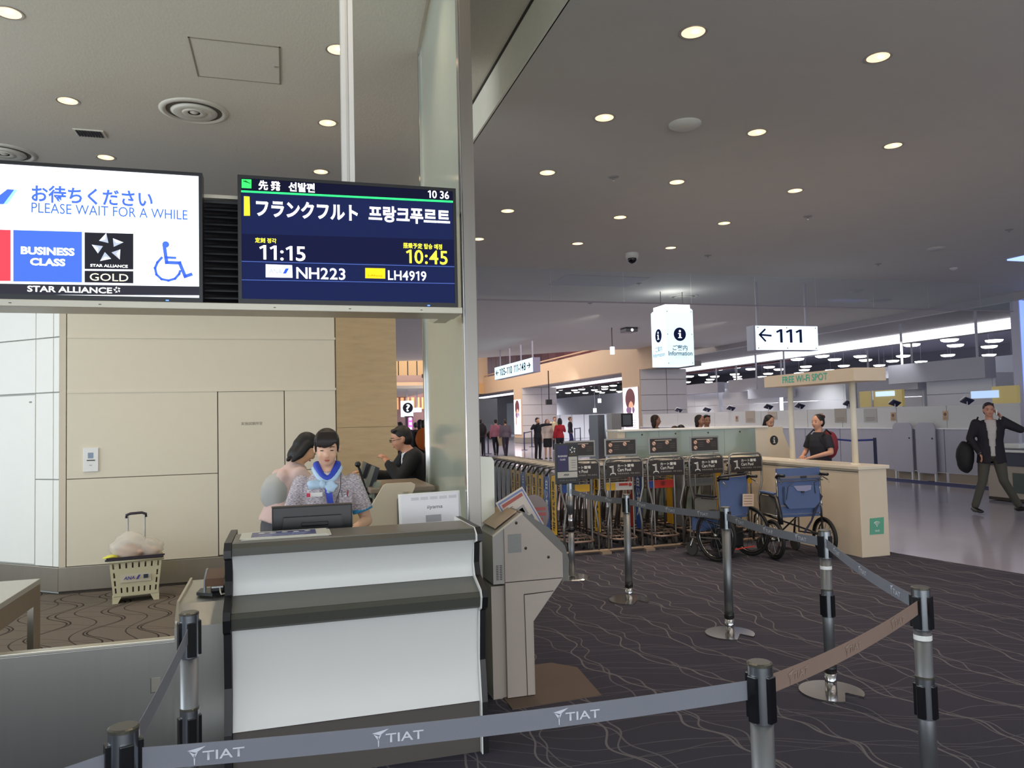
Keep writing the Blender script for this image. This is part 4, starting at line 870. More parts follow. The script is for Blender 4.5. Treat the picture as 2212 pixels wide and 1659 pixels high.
# text mirror check: lettering on the -X side reads with y decreasing to the right
# ================================================================ WHEELCHAIRS
m_bluef = M('blue_nylon', '52658e', .7, var=.08, vscale=12, bump=.15, bscale=40); m_tire = M('tyre_black', '141414', .7); m_chr2 = M('tube_chrome_dark', '9a9894', .2, 1.0)
def ringm(r, rt, n=40):
    return [(0, r*cos(2*pi*k/n), r*sin(2*pi*k/n)) for k in range(n)]
def wheelchair(loc, rz, label, R1, kind):
    t = thing('wheelchair', label, 'wheelchair', (*loc, 0), R_(rz))
    W2 = .24
    for s in (-1, 1):
        x = s*(W2+.045); w = obj('rear_wheel', MB().tube([(x, p[1]+.02, p[2]+R1) for p in ringm(R1-.018, 0)], .018, 8, closed=True), m_tire, t, True)
        obj('rim', MB().tube([(x, p[1]+.02, p[2]+R1) for p in ringm(R1-.045, 0)], .009, 6, closed=True), m_chr2, w, True)
        obj('hand_rim', MB().tube([(x+s*.035, p[1]+.02, p[2]+R1) for p in ringm(R1-.05, 0)], .008, 6, closed=True), m_chr2 if kind else m_black, w, True)
        sp = MB()
        for k in range(14): a = 2*pi*k/14; sp.tube([(x+(.015 if k % 2 else -.015), .02, R1), (x, .02+(R1-.045)*cos(a), R1+(R1-.045)*sin(a))], .002, 4)
        obj('spokes', sp, m_chr2, w); obj('hub', MB().tube([(x-.03, .02, R1), (x+.03, .02, R1)], .022, 10), m_chr2, w, True)
        cw = obj('caster', MB().lathe([(0, -.015), (.08, -.015), (.085, 0), (.08, .015), (0, .015)], 20, (s*.2, .46, .085), Matrix.Rotation(R_(90), 4, 'Y')), m_rub, t)
        obj('caster_fork', MB().tube([(s*.2, .46, .085), (s*.2+s*.025, .46, .12), (s*.2, .44, .21)], .009, 6), m_chr2, cw)
        obj('side_frame', MB().tube([(s*W2, -.02, R1), (s*W2, .0, .95)], .012, 8).tube([(s*W2, .0, .47), (s*W2, .42, .47), (s*W2, .50, .42), (s*W2, .55, .14)], .012, 8).tube([(s*W2, .0, .25), (s*W2, .44, .22), (s*W2, .44, .47)], .011, 8), m_chr2 if kind else m_tubed, t, True)
        obj('armrest', MB().tube([(s*W2, .0, .70), (s*W2, .33, .70), (s*W2, .37, .66), (s*W2, .37, .47)], .010, 8), m_tubed, t, True)
        obj('arm_pad', MB().box(s*W2-.025, s*W2+.025, .04, .33, .705, .73, .01), m_bluef if kind else m_black, t)
        obj('side_guard', MB().box(s*W2-.004, s*W2+.004, .03, .36, .48, .68), M('guard_gray', '6e6a64', .5), t)
        hd = obj('push_handle', MB().tube([(s*W2, .0, .90), (s*W2, -.03, .925), (s*W2, -.15, .93)], .017, 10), m_black, t, True)
        obj('brake_lever', MB().tube([(s*W2, -.06, .90), (s*(W2+.02), -.12, .87), (s*(W2+.02), -.14, .84)], .006, 6), m_chr2, hd)
        obj('foot_plate', MB().box(s*.12-.07, s*.12+.07, .52, .66, .10, .115, .004), m_black, t)
    # back
    h = 1.0 if kind else .93
    bb = MB()
    n = 6
    bb.prism([(-W2, -.012), (-W2*.5, -.03), (0, -.036), (W2*.5, -.03), (W2, -.012), (W2, .012), (0, -.012), (-W2, .012)], .50, h, 'z'); obj('backrest', bb, m_bluef, t)
    obj('seat', MB().box(-W2, W2, .0, .42, .455, .485, .01), m_bluef, t)
    cb = MB().tube([(-W2, .05, .25), (W2, .36, .46)], .010, 6).tube([(W2, .05, .25), (-W2, .36, .46)], .010, 6).tube([(-W2, .0, R1), (W2, .0, R1)], .010, 6); obj('cross_brace', cb, m_chr2, t)
    if kind:
        obj('strap', MB().box(-W2-.003, W2+.003, -.044, -.036, .885, .915, .002), M('strap_gray', '6c6870', .6), t); obj('strap_buckle', MB().box(.0, .07, -.05, -.043, .888, .912, .003), m_black, t)
        obj('lower_strap', MB().box(-W2, W2, -.044, -.036, .58, .60, .002), M('strap_gray', '6c6870', .6), t)
        obj('cross_bar', MB().tube([(-W2-.01, -.045, .862), (W2+.01, -.045, .862)], .007, 8), m_chrome, t)
        pk_ = obj('back_pocket', MB().prism([(-.19, .62), (-.15, .56), (.13, .56), (.19, .62), (.19, .80), (-.19, .80)], -.075, -.035, 'y'), m_bluef, t)
        obj('pocket_flap', MB().prism([(-.10, .81), (.10, .81), (.09, .76), (.03, .745), (-.06, .755)], -.082, -.075, 'y'), M('flap_lilac', '8f8fae', .6), pk_)
        obj('flap_clip', MB().box(-.015, .015, -.09, -.08, .73, .75), m_black, pk_)
        obj('belt_strap', MB().prism([(.20, .72), (.235, .68), (.10, .40), (.02, .28), (.0, .29), (.09, .42)], -.06, -.055, 'y'), M('strap_navy', '22243a', .6), t)
        obj('cable', MB().tube([(-.10, -.1, .86), (-.16, -.085, .80), (-.18, -.08, .66)], .004, 5), m_black, t); obj('cable', MB().tube([(.20, -.1, .88), (.13, -.085, .84), (.14, -.08, .72)], .004, 5), m_black, t)
        obj('fender', MB().tube([(-W2-.01, .12, .70), (-W2-.02, -.02, .68), (-W2-.03, -.1, .52), (-W2-.03, -.12, .4)], .022, 8), m_black, t, True)
    else:
        obj('top_tube', MB().tube([(-W2, .0, .93), (-W2, -.05, .955), (W2*.6, -.05, .955), (W2, -.02, .97), (W2, .12, .955)], .015, 8), m_black, t, True)
        obj('paper_card', MB().box(.0, .19, -.10, -.097, .60, .74).xf(Matrix.Rotation(R_(4), 4, 'Y')), M('paper_peach', 'd9bca6', .5), t)
        for k in range(4): obj('print_line', MB().box(.02, .16, -.1015, -.1, .625+.03*k, .63+.03*k).xf(Matrix.Rotation(R_(4), 4, 'Y')), M('line_brown', '6e6560', .5), t)
        obj('seat_cover', MB().box(-.22, .22, .30, .44, .30, .455), m_bluef, t); obj('motor_unit', MB().box(-.16, .16, .0, .2, .12, .34, .02), m_black, t)
        obj('red_bar', MB().box(-.2, .2, -.12, -.11, .13, .14), m_red, t)
    return t
wheelchair((4.90, 7.72), 17, 'dark framed blue wheelchair with a paper card, in front of the carts', .29, 0)
wheelchair((5.58, 7.45), -7, 'blue wheelchair with a tall back, pocket and strap, beside the cream counter', .22, 1).scale = (1.1, 1.1, 1.02)

# ================================================================ FREE WI-FI COUNTER
wf = wthing('wifi_counter', 'long cream counter with two round posts and a fascia offering free wireless access', 'counter', (6.4, 8.2, 0))
obj('body', MB().box(6.20, 6.58, 7.2, 10.15, .0, .985, .004), m_cream, wf); obj('worktop', MB().box(6.18, 6.61, 7.18, 10.15, .985, 1.025, .006), M('counter_top_cream', 'e0d4c0', .35), wf)
obj('joint_line', MB().box(6.197, 6.2, 7.21, 10.1, .955, .962), m_seam, wf)
for y in (7.5, 8.66): obj('post', MB().tube([(6.42, y, 1.02), (6.42, y, 2.0)], .035, 20), M('post_cream', 'ece3d0', .4), wf, True); obj('post_flange', MB().lathe([(0, .012), (.05, .01), (.055, 0)], 20, (6.42, y, 1.025)), M('post_cream', 'e2d5bd'), wf)
fa = obj('fascia_box', MB().box(6.16, 6.60, 7.16, 8.85, 1.99, 2.14, .003), M('fascia_cream', 'd9c5ac', .45), wf)
a = onx(1690, 812, 6.155); b_ = onx(1787, 828, 6.155)
text('FREE Wi-Fi SPOT', M('lettering_teal', '4fb59c', .5), fa, (6.157, onx(1690, 820, 6.157).y, 2.03), (0, -1, 0), (0, 0, 1), onx(1690, 820, 6.157).y-onx(1787, 815, 6.157).y, .085, bold=.012)
EY = 7.198
st = MB(); 
pp = [ony(x, y, EY) for x, y in ((1879, 1120), (1909, 1117), (1909, 1153), (1879, 1155))]; stc = obj('green_sticker', MB().prism([(v.x, v.z) for v in pp], EY-.003, EY), M('sticker_green', '5fa98c', .5), wf)
c = sum(pp, Vector())/4
for r in (.018, .034, .05): obj('wave_mark', MB().tube([(c.x+r*cos(R_(q)), EY-.004, c.z-.0+r*sin(R_(q))) for q in range(40, 141, 10)], .004, 6), m_white, wf)
obj('dot_mark', MB().ell((c.x, EY-.004, c.z-.0), (.008, .002, .008), 12), m_white, wf)
text('Wi-Fi', m_white, stc, (c.x-.03, EY-.0035, c.z-.065), (1, 0, 0), (0, 0, 1), .06, .022, bold=.03)
# ================================================================ INFORMATION COUNTER
ic = wthing('information_counter', 'wide counter faced with greenish glass below a white top, behind the carts', 'counter', (5.8, 10.3, 0))
IYY = 10.2
xl, xr, xe = 4.72, 6.90, 7.12
for k in range(4): 
    a = xl+(xr-xl)*k/4; obj('glass_sheet', MB().box(a+.002, a+(xr-xl)/4-.002, IYY-.015, IYY, .06, 1.425), M('green_back_glass', '8d9c95', .08, spec=.8, var=.03), ic)
    obj('glass_fixing', MB().ell((a+.27, IYY-.02, 1.38), (.012, .006, .012), 10), m_seam, ic)
obj('core', MB().box(xl, 7.4, IYY, IYY+.35, 0, 1.43), m_cream, ic); obj('top_board', MB().box(xl-.12, 7.12, IYY-.03, IYY+.4, 1.43, 1.455, .004), m_white, ic)
obj('end_face', MB().box(xr, xe, IYY-.012, IYY, 0, 1.43), M('counter_end_cream', 'd8cbb6', .45), ic); obj('front_end', MB().box(xl-.12, xl, IYY-.012, IYY+.35, 0, 1.43), M('counter_end_cream', 'd8cbb6', .45), ic)
obj('slanted_wing', MB().prism([(7.12, 0), (7.62, 0), (7.56, .95), (7.36, 1.43), (7.12, 1.43)], IYY-.012, IYY+.05), M('wing_cream', 'dccbaf', .45), ic)
q = ony(1672, 951, IYY-.013); dsk = obj('symbol_disc', MB().ell((q.x, IYY-.014, q.z), (.073, .004, .073), 28), M('symbol_dark_brown', '241c18', .4), ic)
def glyph_i(par, cx, Y, cz, k, mat, X=None):
    pts = [(-.32, .18), (.15, .18), (.15, -.5), (.32, -.5), (.32, -.62), (-.32, -.62), (-.32, -.5), (-.15, -.5), (-.15, .06), (-.32, .06)]
    if X is None:
        b = MB().prism([(cx+x*k, cz+z*k) for x, z in pts], Y-.003, Y); b.ell((cx, Y-.0015, cz+.50*k), (.19*k, .002, .19*k), 12)
    else:
        b = MB().prism([(cx-x*k, cz+z*k) for x, z in pts], X-.003, X, 'x'); b.ell((X-.0015, cx, cz+.50*k), (.002, .19*k, .19*k), 12)
    return obj('letter_i', b, mat, par)
glyph_i(dsk, q.x, IYY-.018, q.z, .07, m_sw)
for k, (x, w, h) in enumerate(((1440, .1, .05), (1545, .12, .12), (1575, .1, .06))): pass
# ================================================================ HANGING SIGNS
mg = E_('dff2ff', .9)
isg = wthing('information_sign', 'tall four-sided lit white information sign hanging from the ceiling', 'sign', (9.1, 16.8, 2.85))
IX0, IX1, IZ0, IZ1, IYs = 8.80, 9.55, 2.86, 4.24, 16.5
obj('light_box', MB().box(IX0+.02, IX1-.02, IYs+.02, IYs+.74, IZ0+.02, IZ1, .01), mg, isg)
for a, b_ in (((IX0+.01, IYs, IX1-.01, IYs+.02), 0), ((IX0, IYs+.01, IX0+.02, IYs+.75), 1)): obj('face_panel', MB().box(a[0], a[2], a[1], a[3], IZ0, IZ1-.03), E_('d4f0f8', .85), isg)
obj('face_panel', MB().box(IX1-.02, IX1, IYs+.01, IYs+.75, IZ0, IZ1-.03).box(IX0+.01, IX1-.01, IYs+.74, IYs+.76, IZ0, IZ1-.03), E_('d4f0f8', .85), isg)
obj('top_light', MB().box(IX0+.05, IX1-.05, IYs+.05, IYs+.7, IZ1, IZ1+.1), E_('f2fbff', 3.0), isg)
dk2 = E_('1c2448', .25); gl = E_('4a6880', .35)
cxm = (IX0+IX1)/2; zi = ony(1467, 722, IYs).z
d_ = obj('symbol_disc', MB().ell((cxm, IYs-.002, zi), (.165, .004, .165), 32), dk2, isg); glyph_i(d_, cxm, IYs-.008, zi, .15, E_('f4fbff', 1.3))
d_ = obj('symbol_disc', MB().ell((IX0-.002, IYs+.38, zi), (.004, .165, .165), 32), dk2, isg); glyph_i(d_, IYs+.38, 0, zi, .15, E_('f4fbff', 1.3), IX0-.008)
ytext('ご案内', gl, isg, (1453, 745, 1485, 757), IYs-.003, bold=.02); ytext('Information', gl, isg, (1444, 758, 1496, 768), IYs-.003, bold=.02); ytext('询问 안내', E_('9ab8cc', .8), isg, (1458, 769, 1484, 774), IYs-.003)
text('ご案内', gl, isg, (IX0-.003, IYs+.55, ony(1453, 757, IYs).z), (0, -1, 0), (0, 0, 1), .34, .13); text('Information', gl, isg, (IX0-.003, IYs+.68, ony(1453, 768, IYs).z), (0, -1, 0), (0, 0, 1), .6, .1)
for z in (IZ0+.05, zi, IZ1-.08):
    for x in (IX0+.05, IX1-.05): obj('fixing', MB().ell((x, IYs-.002, z), (.012, .004, .012), 8), dk2, isg)
for x in (IX0+.1, IX1-.05): obj('hanger', MB().tube([(x, IYs+.4, IZ1+.1), (x, IYs+.4, HC)], .01, 6), m_seam, isg)
gs1 = wthing('gate_sign', 'lit white gate sign with a left arrow and the number 111', 'sign', (11.2, 15.3, 3.1))
obj('box', MB().box(10.36, 12.1, 15.2, 15.5, 3.1, 3.68, .01), M('sign_box_gray', 'b6b0bc', .4), gs1)
obj('lit_face', MB().box(10.40, 12.09, 15.19, 15.2, 3.11, 3.67), E_('d8eeff', 1.05), gs1)
numtext('111', E_('20264c', .2), gs1, (1676, 711, 1733, 740), 15.188)
ar = MB()
for pts in ([(1642, 723), (1665, 725)], [(1652, 712), (1641, 723), (1653, 736)]): stroke(ar, pts, .022, 15.188)
obj('arrow', ar, E_('20264c', .2), gs1)
for x in (1636, 1741):
    a = ony(x, 700, 15.35); obj('hanger', MB().tube([(a.x, 15.35, 3.68), (a.x, 15.35, HC)], .03, 8), M('sign_box_gray', 'b6b0bc'), gs1)
for x in (10.46, 11.24, 12.03):
    for z in (3.15, 3.63): obj('fixing', MB().ell((x, 15.188, z), (.014, .004, .014), 8), dk2, gs1)
gs2 = wthing('gate_sign', 'lit gate direction sign for gates 105 to 148, hanging above the far concourse', 'sign', (9.1, 30, 3.4))
obj('box', MB().box(9.02, 9.3, 27.45, 33.0, 3.42, 3.98, .01), M('sign_box_violet', '938ca4', .4), gs2); obj('lit_face', MB().box(9.0, 9.02, 27.5, 32.95, 3.43, 3.97), E_('c8e8f4', .95), gs2)
tk = E_('1c2030', .15)
for s, y0, w in (('105-110', 32.1, 1.9), ('111-148', 29.95, 1.6)): numtext(s, tk, gs2, None, 0, .02, ((8.996, y0, 3.56), (0, -1, 0), w, .3))
for y0, s in ((32.75, 1), (27.72, -1)):
    obj('arrow', MB().prism([(y0, 3.71), (y0-s*.22, 3.84), (y0-s*.22, 3.78), (y0-s*.13, 3.73), (y0-s*.45, 3.73), (y0-s*.45, 3.69), (y0-s*.13, 3.69), (y0-s*.22, 3.64), (y0-s*.22, 3.58)], 8.994, 8.998, 'x'), tk, gs2)
for y in (27.9, 29.4, 31, 32.5): obj('hanger', MB().tube([(9.15, y, 3.98), (9.15, y, HC)], .03, 6), M('sign_box_gray', 'b6b0bc'), gs2)
ex = wthing('exit_sign', 'small glowing white sign under the ceiling in front of the peach bulkhead', 'sign', ony(1324, 757, 24)); q = ony(1324, 757, 24)
obj('box', MB().box(q.x-.06, q.x+.06, 24, 24.1, q.z-.13, q.z+.13), E_('e8f4ff', 1.4), ex); obj('hanger', MB().tube([(q.x, 24.05, q.z+.13), (q.x, 24.05, HC)], .015, 6), m_seam, ex)
t = wthing('ceiling_projector', 'dark box fitting under the ceiling beside the small glowing sign', 'fitting', ony(1361, 744, 24)); q = ony(1361, 744, 24); obj('body', MB().box(q.x-.22, q.x+.22, 23.8, 24.3, HC-.16, HC-.001, .02), M('projector_dark', '3c3a40', .4), t); obj('lens', MB().ell((q.x, 23.8, HC-.1), (.05, .03, .05), 10), E_('ffffff', 1.0), t)
# ================================================================ SECURITY PARTITION AND BOOTHS
SX = 14.2
pt = wthing('security_partition', 'long pale gray and white partition with screens along the far side of the polished floor', 'partition', (SX, 18, 0))
m_low = M('partition_gray_lilac', 'b4b1bc', .5, var=.02); m_upp = M('partition_white', 'd2d1cf', .5, var=.02)
def yb(xa, xb, X=SX): return sorted((onx(xa, 950, X).y, onx(xb, 950, X).y))
edges = [2198, 2040, 1932, 1815, 1740, 1640, 1540, 1460, 1385]
for a, b_ in zip(edges, edges[1:]):
    y0, y1 = yb(a, b_)
    obj('lower_panel', MB().box(SX, SX+.05, y0+.01, y1-.01, .22, 1.19), m_low, pt); obj('kick_panel', MB().box(SX+.03, SX+.06, y0+.05, y1-.05, 0, .2), M('kick_tan', 'a08f7c', .5), pt)
    obj('upper_panel', MB().box(SX+.10, SX+.13, y0+.01, y1-.01, 1.22, 1.72), m_upp, pt)
    obj('ledge', MB().box(SX-.02, SX+.2, y0, y1, 1.19, 1.22), M('ledge_white', 'f0f0f2', .4), pt)
def gate(xa, xb):
    y0, y1 = yb(xa, xb); n = 8; r = .12
    pts = [(y0, .18), (y1, .18)]+[(y1-r+r*sin(pi/2-k*pi/2/n), 1.34-r+r*cos(pi/2-k*pi/2/n)) for k in range(n+1)]+[(y0+r-r*sin(k*pi/2/n), 1.34-r+r*cos(k*pi/2/n)) for k in range(n+1)]
    t = wthing('rounded_gate_panel', 'tall gray panel with rounded top corners standing before the partition, %s of the pair' % ('left' if xa < 1960 else 'right'), 'panel', (SX-.06, (y0+y1)/2, 0))
    obj('panel', MB().prism(pts, SX-.08, SX-.05, 'x'), m_low, t)
    for y in (y0+.02, y1-.06): obj('leg', MB().box(SX-.08, SX-.04, y, y+.04, 0, .18), m_white, t)
    obj('latch', MB().ell((SX-.085, y0+.08 if xa < 1960 else y0+.08, .98), (.01, .02, .02), 8), m_seam, t)
gate(1935, 1976); gate(1984, 2026)
for k, (xa, xb, ya, yb_, col) in enumerate(((1585, 1591, 898, 911, 'c2a994'), (1607, 1627, 888, 913, 'b5a898'), (1655, 1675, 890, 906, 'bcae9e'), (1766, 1773, 893, 909, 'b59a84'), (1799, 1824, 883, 913, 'a9a196'), (1862, 1890, 883, 912, 'b3b0ac'), (1920, 1930, 891, 909, 'bd9f82'), (2032, 2043, 888, 908, 'c9a98c'))):
    y0, y1 = yb(xa, xb); z1 = onx(xa, ya, SX+.09).z; z0 = onx(xa, yb_, SX+.09).z
    t = wthing('partition_notice', 'paper notice on the white upper partition, %s from the left' % ('first', 'second', 'third', 'fourth', 'fifth', 'sixth', 'seventh', 'eighth')[k], 'notice', (SX+.09, (y0+y1)/2, z0), 'notices on the white partition')
    obj('sheet', MB().box(SX+.09, SX+.10, y0, y1, z0, z1), M('notice_'+col, col, .6), t)
    w = y1-y0; h = z1-z0
    if w < .25: obj('mark', MB().ell((SX+.088, (y0+y1)/2, z0+h*.65), (.003, w*.28, w*.28), 12), M('notice_mark', '7c5a4a', .6), t)
    for j in range(3): obj('print_line', MB().box(SX+.087, SX+.09, y0+w*.15, y1-w*.15, z0+h*(.12+.1*j), z0+h*(.15+.1*j)), M('notice_line', '8a8078', .6), t)
for k, (x, y) in enumerate(((1466, 886), (1527, 885), (1579, 882), (1660, 879), (1728, 877), (1833, 872), (1933, 871), (2089, 866))):
    p = onx(x, y, SX+.115); s = .125
    t = thing('tilted_monitor', 'small dark tilted monitor above the partition, %s from the left' % ('first', 'second', 'third', 'fourth', 'fifth', 'sixth', 'seventh', 'eighth')[k], 'monitor', p, R_(-20), 'tilted monitors above the partition')
    mm = Matrix.Rotation(R_(50), 4, 'X') @ Matrix.Rotation(R_(25), 4, 'Y')
    obj('screen', MB().box(-s, s, -.015, .015, -s*.65, s*.65, .004).xf(mm), M('screen_navy', '2c2c48', .3), t); obj('back_cover', MB().box(-s*.95, s*.3, .015, .05, -s*.6, s*.6, .004).xf(mm), m_white, t); obj('arm', MB().tube([(0, 0, 0), (0, 0, -.05), (0, 0, 1.715-p.z)], .012, 6), m_grayw, t)
# white booth walls behind, header boxes
m_b1 = M('booth_wall', 'e2e2e5', .5, var=.02); m_hd = M('header_gray', 'b6b6bf', .5)
def xwall(name, label, cat, X, xa, xb, ya, yb_, mat, th=.2, group=None):
    p = onx(xa, ya, X); q = onx(xb, ya, X); z0 = onx(xa, yb_, X).z
    t = wthing(name, label, cat, (X, q.y, z0), group); obj('body', MB().box(X, X+th, q.y, p.y, z0, p.z), mat, t)
    if name == 'header_box':
        for yy in (q.y+.4, p.y-.4): obj('hanger', MB().tube([(X+.2, yy, p.z), (X+.2, yy, 5.9)], .04, 6), m_grayw, t)
    else: obj('sill_wall', MB().box(X, X+.08, q.y, p.y, 0, z0), m_b1, t)
    return t, (X, q.y, p.y, z0, p.z)
def booth(X, xa, xb, ytop, label):
    p = onx(xa, ytop, X); q = onx(xb, ytop, X); t = wthing('booth_wall', label, 'wall', (X, (p.y+q.y)/2, 0)); L = p.y-q.y; n = max(1, int(L/2.2))
    for k in range(n):
        for z0, z1 in ((0, 2.1), (2.1, p.z)): obj('panel', MB().box(X, X+.1, q.y+L*k/n+.01, q.y+L*(k+1)/n-.01, z0+.01, z1-.01), m_b1, t)
    obj('side_return', MB().box(X, X+2.0, q.y-.1, q.y, 0, p.z), m_b1, t)
booth(19.5, 2000, 2143, 815, 'white booth wall behind the right end of the partition'); booth(21, 1850, 1990, 822, 'white booth wall behind the free-standing counter post, right part')
booth(20.5, 1690, 1822, 830, 'white booth wall behind the cream counter fascia'); booth(21, 1560, 1680, 840, 'white booth wall behind the information counter, middle'); booth(21, 1455, 1550, 848, 'white booth wall behind the information counter, left')
for X, xa, xb, ya, yb_, l in ((19.0, 1918, 2127, 790, 830, 'large gray header box over the right booths'), (20.5, 1850, 1982, 822, 848, 'gray header box left of the large one'), (20.4, 1573, 1692, 822, 848, 'gray header box left of the cream fascia'), (19.9, 1615, 1700, 842, 862, 'lower dark gray header over the middle booths'), (20.5, 1461, 1550, 834, 854, 'gray header box beside the gray pillar')):
    xwall('header_box', l, 'header box', X, xa, xb, ya, yb_, m_hd, .4)
t, d = xwall('office_window', 'yellowish lit office window right of the counter post', 'window', 18.9, 1856, 1948, 846, 880, M('office_yellow', 'a8975c', .3, emit=.25, ecol='b8a468'), .1)
obj('mullion', MB().box(18.86, 18.9, (d[1]+d[2])/2+.3, (d[1]+d[2])/2+.36, d[3], d[4]), m_grayw, t); obj('lit_display', MB().box(18.86, 18.9, d[1]+.3, d[1]+1.1, d[3]+.5, d[4]-.2), E_('b8d0ec', .9), t)
t, d = xwall('office_window', 'yellowish window with bluish display behind the walking man', 'window', 17.5, 2142, 2196, 835, 872, M('office_yellow', 'a8975c', .3, emit=.25), .1)
obj('lit_display', MB().box(17.46, 17.5, d[1]+.5, d[1]+1.3, d[3]+.15, d[4]-.1), E_('a8c0e0', .8), t)
for k in range(16): lamp('SPOT', 'booth_fill', (18.9, 20+k*2.6, 4.0), 230, (.95, .97, 1), .1, rot=(0, R_(-12), 0), spot=R_(85), blend=.7) if k % 2 == 0 else None  # added spots that brighten the booth walls, no fittings drawn
struct('wall_far', MB().box(26, 26.3, 18, 90, 0, 3.6), m_hallw)
bn = onz(2170, 1080)
bi = wthing('baggage_table', 'cream table with dark band and white tray top at the right edge', 'table', (11.6, 9.7, 0))
a = onx(2165, 1000, 12.6)
obj('body', MB().box(12.2, 13.4, 9.4, 10.9, .05, .62, .01), M('table_beige', 'a99d90', .5), bi); obj('dark_band', MB().box(12.17, 13.43, 9.37, 10.93, .62, .86, .01), M('band_navy', '3a3a4c', .4), bi); obj('tray', MB().box(12.12, 13.5, 9.3, 10.98, .86, .90, .01), m_white, bi)
obj('tray_well', MB().box(12.25, 13.3, 9.45, 10.8, .90, .905), M('well_slate', '4c4858', .4), bi); obj('tray_rim', MB().box(12.5, 13.2, 10.5, 10.8, .905, 1.0, .02), m_white, bi); obj('floor_bar', MB().box(12.2, 13.4, 9.4, 10.9, 0, .05), m_seam, bi)
obj('notice', MB().box(12.19, 12.2, 9.7, 10.4, .15, .5), M('notice_dark_green', '4c5650', .5), bi)
# dark uprights and TV by the far group
def ybox(name, label, cat, Y, xa, xb, ya, yb_, mat, th=.2, floor=False):
    p = ony(xa, ya, Y); q = ony(xb, yb_, Y)
    if floor: q.z = 0
    t = wthing(name, label, cat, (p.x, Y, max(0, q.z))); obj('body', MB().box(p.x, q.x, Y, Y+th, q.z, p.z, .01), mat, t); return t, (p.x, q.x, q.z, p.z)
t, d = ybox('metal_upright', 'tall dark gray metal gate upright left of the information counter', 'upright', 15, 1291, 1309, 896, 1012, M('upright_slate', '6e6c70', .35, .6), .5, True)
obj('bright_edge', MB().box(d[1], d[1]+.03, 15, 15.5, d[2], d[3]), m_chrome, t)
t, d = ybox('metal_upright', 'gray panel upright behind the left end of the information counter', 'upright', 17, 1321, 1345, 893, 1000, M('upright_pale', 'b9b2ae', .4), .3, True)
t, d = ybox('television', 'small dark television screen above the left end of the information counter', 'screen', 17, 1341, 1368, 893, 922, m_black, .1)
obj('screen_face', MB().box(d[0]+.04, d[1]-.06, 16.98, 17, d[2]+.05, d[3]-.04), M('screen_gray', '5e5c60', .2), t)
t, d = ybox('hanging_camera_screen', 'small dark box hanging in the white hall left of the tall poster', 'monitor', 34, 1181, 1193, 863, 874, m_black, .2); obj('bracket', MB().box(d[0]+.1, d[0]+.14, 34, 34.05, d[3], 3.9), m_black, t)
for k, (x, y) in enumerate(((1295, 865), (1285, 886))):
    t, d = ybox('exit_sign', 'tiny glowing white sign in the white hall, %s one' % ('upper', 'lower')[k], 'sign', 57.8, x-3, x+4, y-4, y+5, E_('eef8ff', 1.5), .1); obj('hanger', MB().tube([((d[0]+d[1])/2, 57.85, d[3]), ((d[0]+d[1])/2, 57.85, 5.9)], .03, 5), m_grayw, t)
# far hall low walls behind the travellers
far = wthing('far_partition', 'low white partition with panels behind the distant travellers', 'partition', (20, 52, 0))
for k in range(8): p0 = ony(1158+k*26, 900, 58); p1 = ony(1158+k*26+25, 900, 58); obj('panel', MB().box(p0.x, p1.x, 58, 58.2, 0, 1.9), m_hallw, far)
far = wthing('far_gray_wall', 'pale gray panelled wall at the far left end of the hall', 'wall', (11, 75, 0))
for k in range(4):
    for j in range(3): obj('panel', MB().box(9.5+k*2.6, 12.06+k*2.6, 72, 72.3, j*1.25, j*1.25+1.23), M('far_gray', 'b4b6b4', .6), far)
# distant stanchions
def minist(x, y, label, grp, xb, yb2):
    p = onz(x, y); q = onz(xb, yb2); t = wthing('distant_stanchion', label, 'stanchion', p, grp); m = M('navy_post', '262c50', .5)
    for v in (p, q): obj('post', MB().tube([(v.x, v.y, 0), (v.x, v.y, .95)], .035, 8), m, t); obj('foot_plate', MB().lathe([(0, .02), (.18, .015), (.18, 0)], 14, (v.x, v.y, 0)), m, t)
    obj('belt', MB().box(-.001, .001, 0, 1, -.03, .03).xf(Matrix.Translation((p.x, p.y, .9)) @ Matrix.Rotation(math.atan2(-(q-p).x, (q-p).y), 4, 'Z') @ Matrix.Diagonal((8, (q-p).length, 1, 1))), m, t)
minist(1133, 972, 'pair of dark posts with a belt left of the man in black', 'distant navy posts', 1149, 965)
minist(1242, 955, 'pair of dark posts with a belt right of the red vest', 'distant navy posts', 1254, 952)
minist(1047, 985, 'pair of dark posts beside the man with a black backpack', 'distant navy posts', 1055, 980)
p = onx(1792, 960, 12.5)
t = wthing('navy_stanchions', 'two navy posts joined by a blue belt behind the free-standing counter', 'stanchion', (11.5, 15, 0)); m = M('navy_post', '262c50', .5)
pa, pb = ony(1792, 960, 14.5), ony(1890, 960, 13.2)
for v in (pa, pb): obj('post', MB().tube([(v.x, v.y, 0), (v.x, v.y, 1.08)], .035, 10), m, t); obj('foot_plate', MB().lathe([(0, .02), (.18, .015), (.18, 0)], 16, (v.x, v.y, 0)), m, t)
obj('belt', MB().tube([(pa.x, pa.y, 1.04), ((pa.x+pb.x)/2, (pa.y+pb.y)/2, 1.01), (pb.x, pb.y, 1.04)], .022, 6), M('belt_blue', '2c3c90', .6), t)
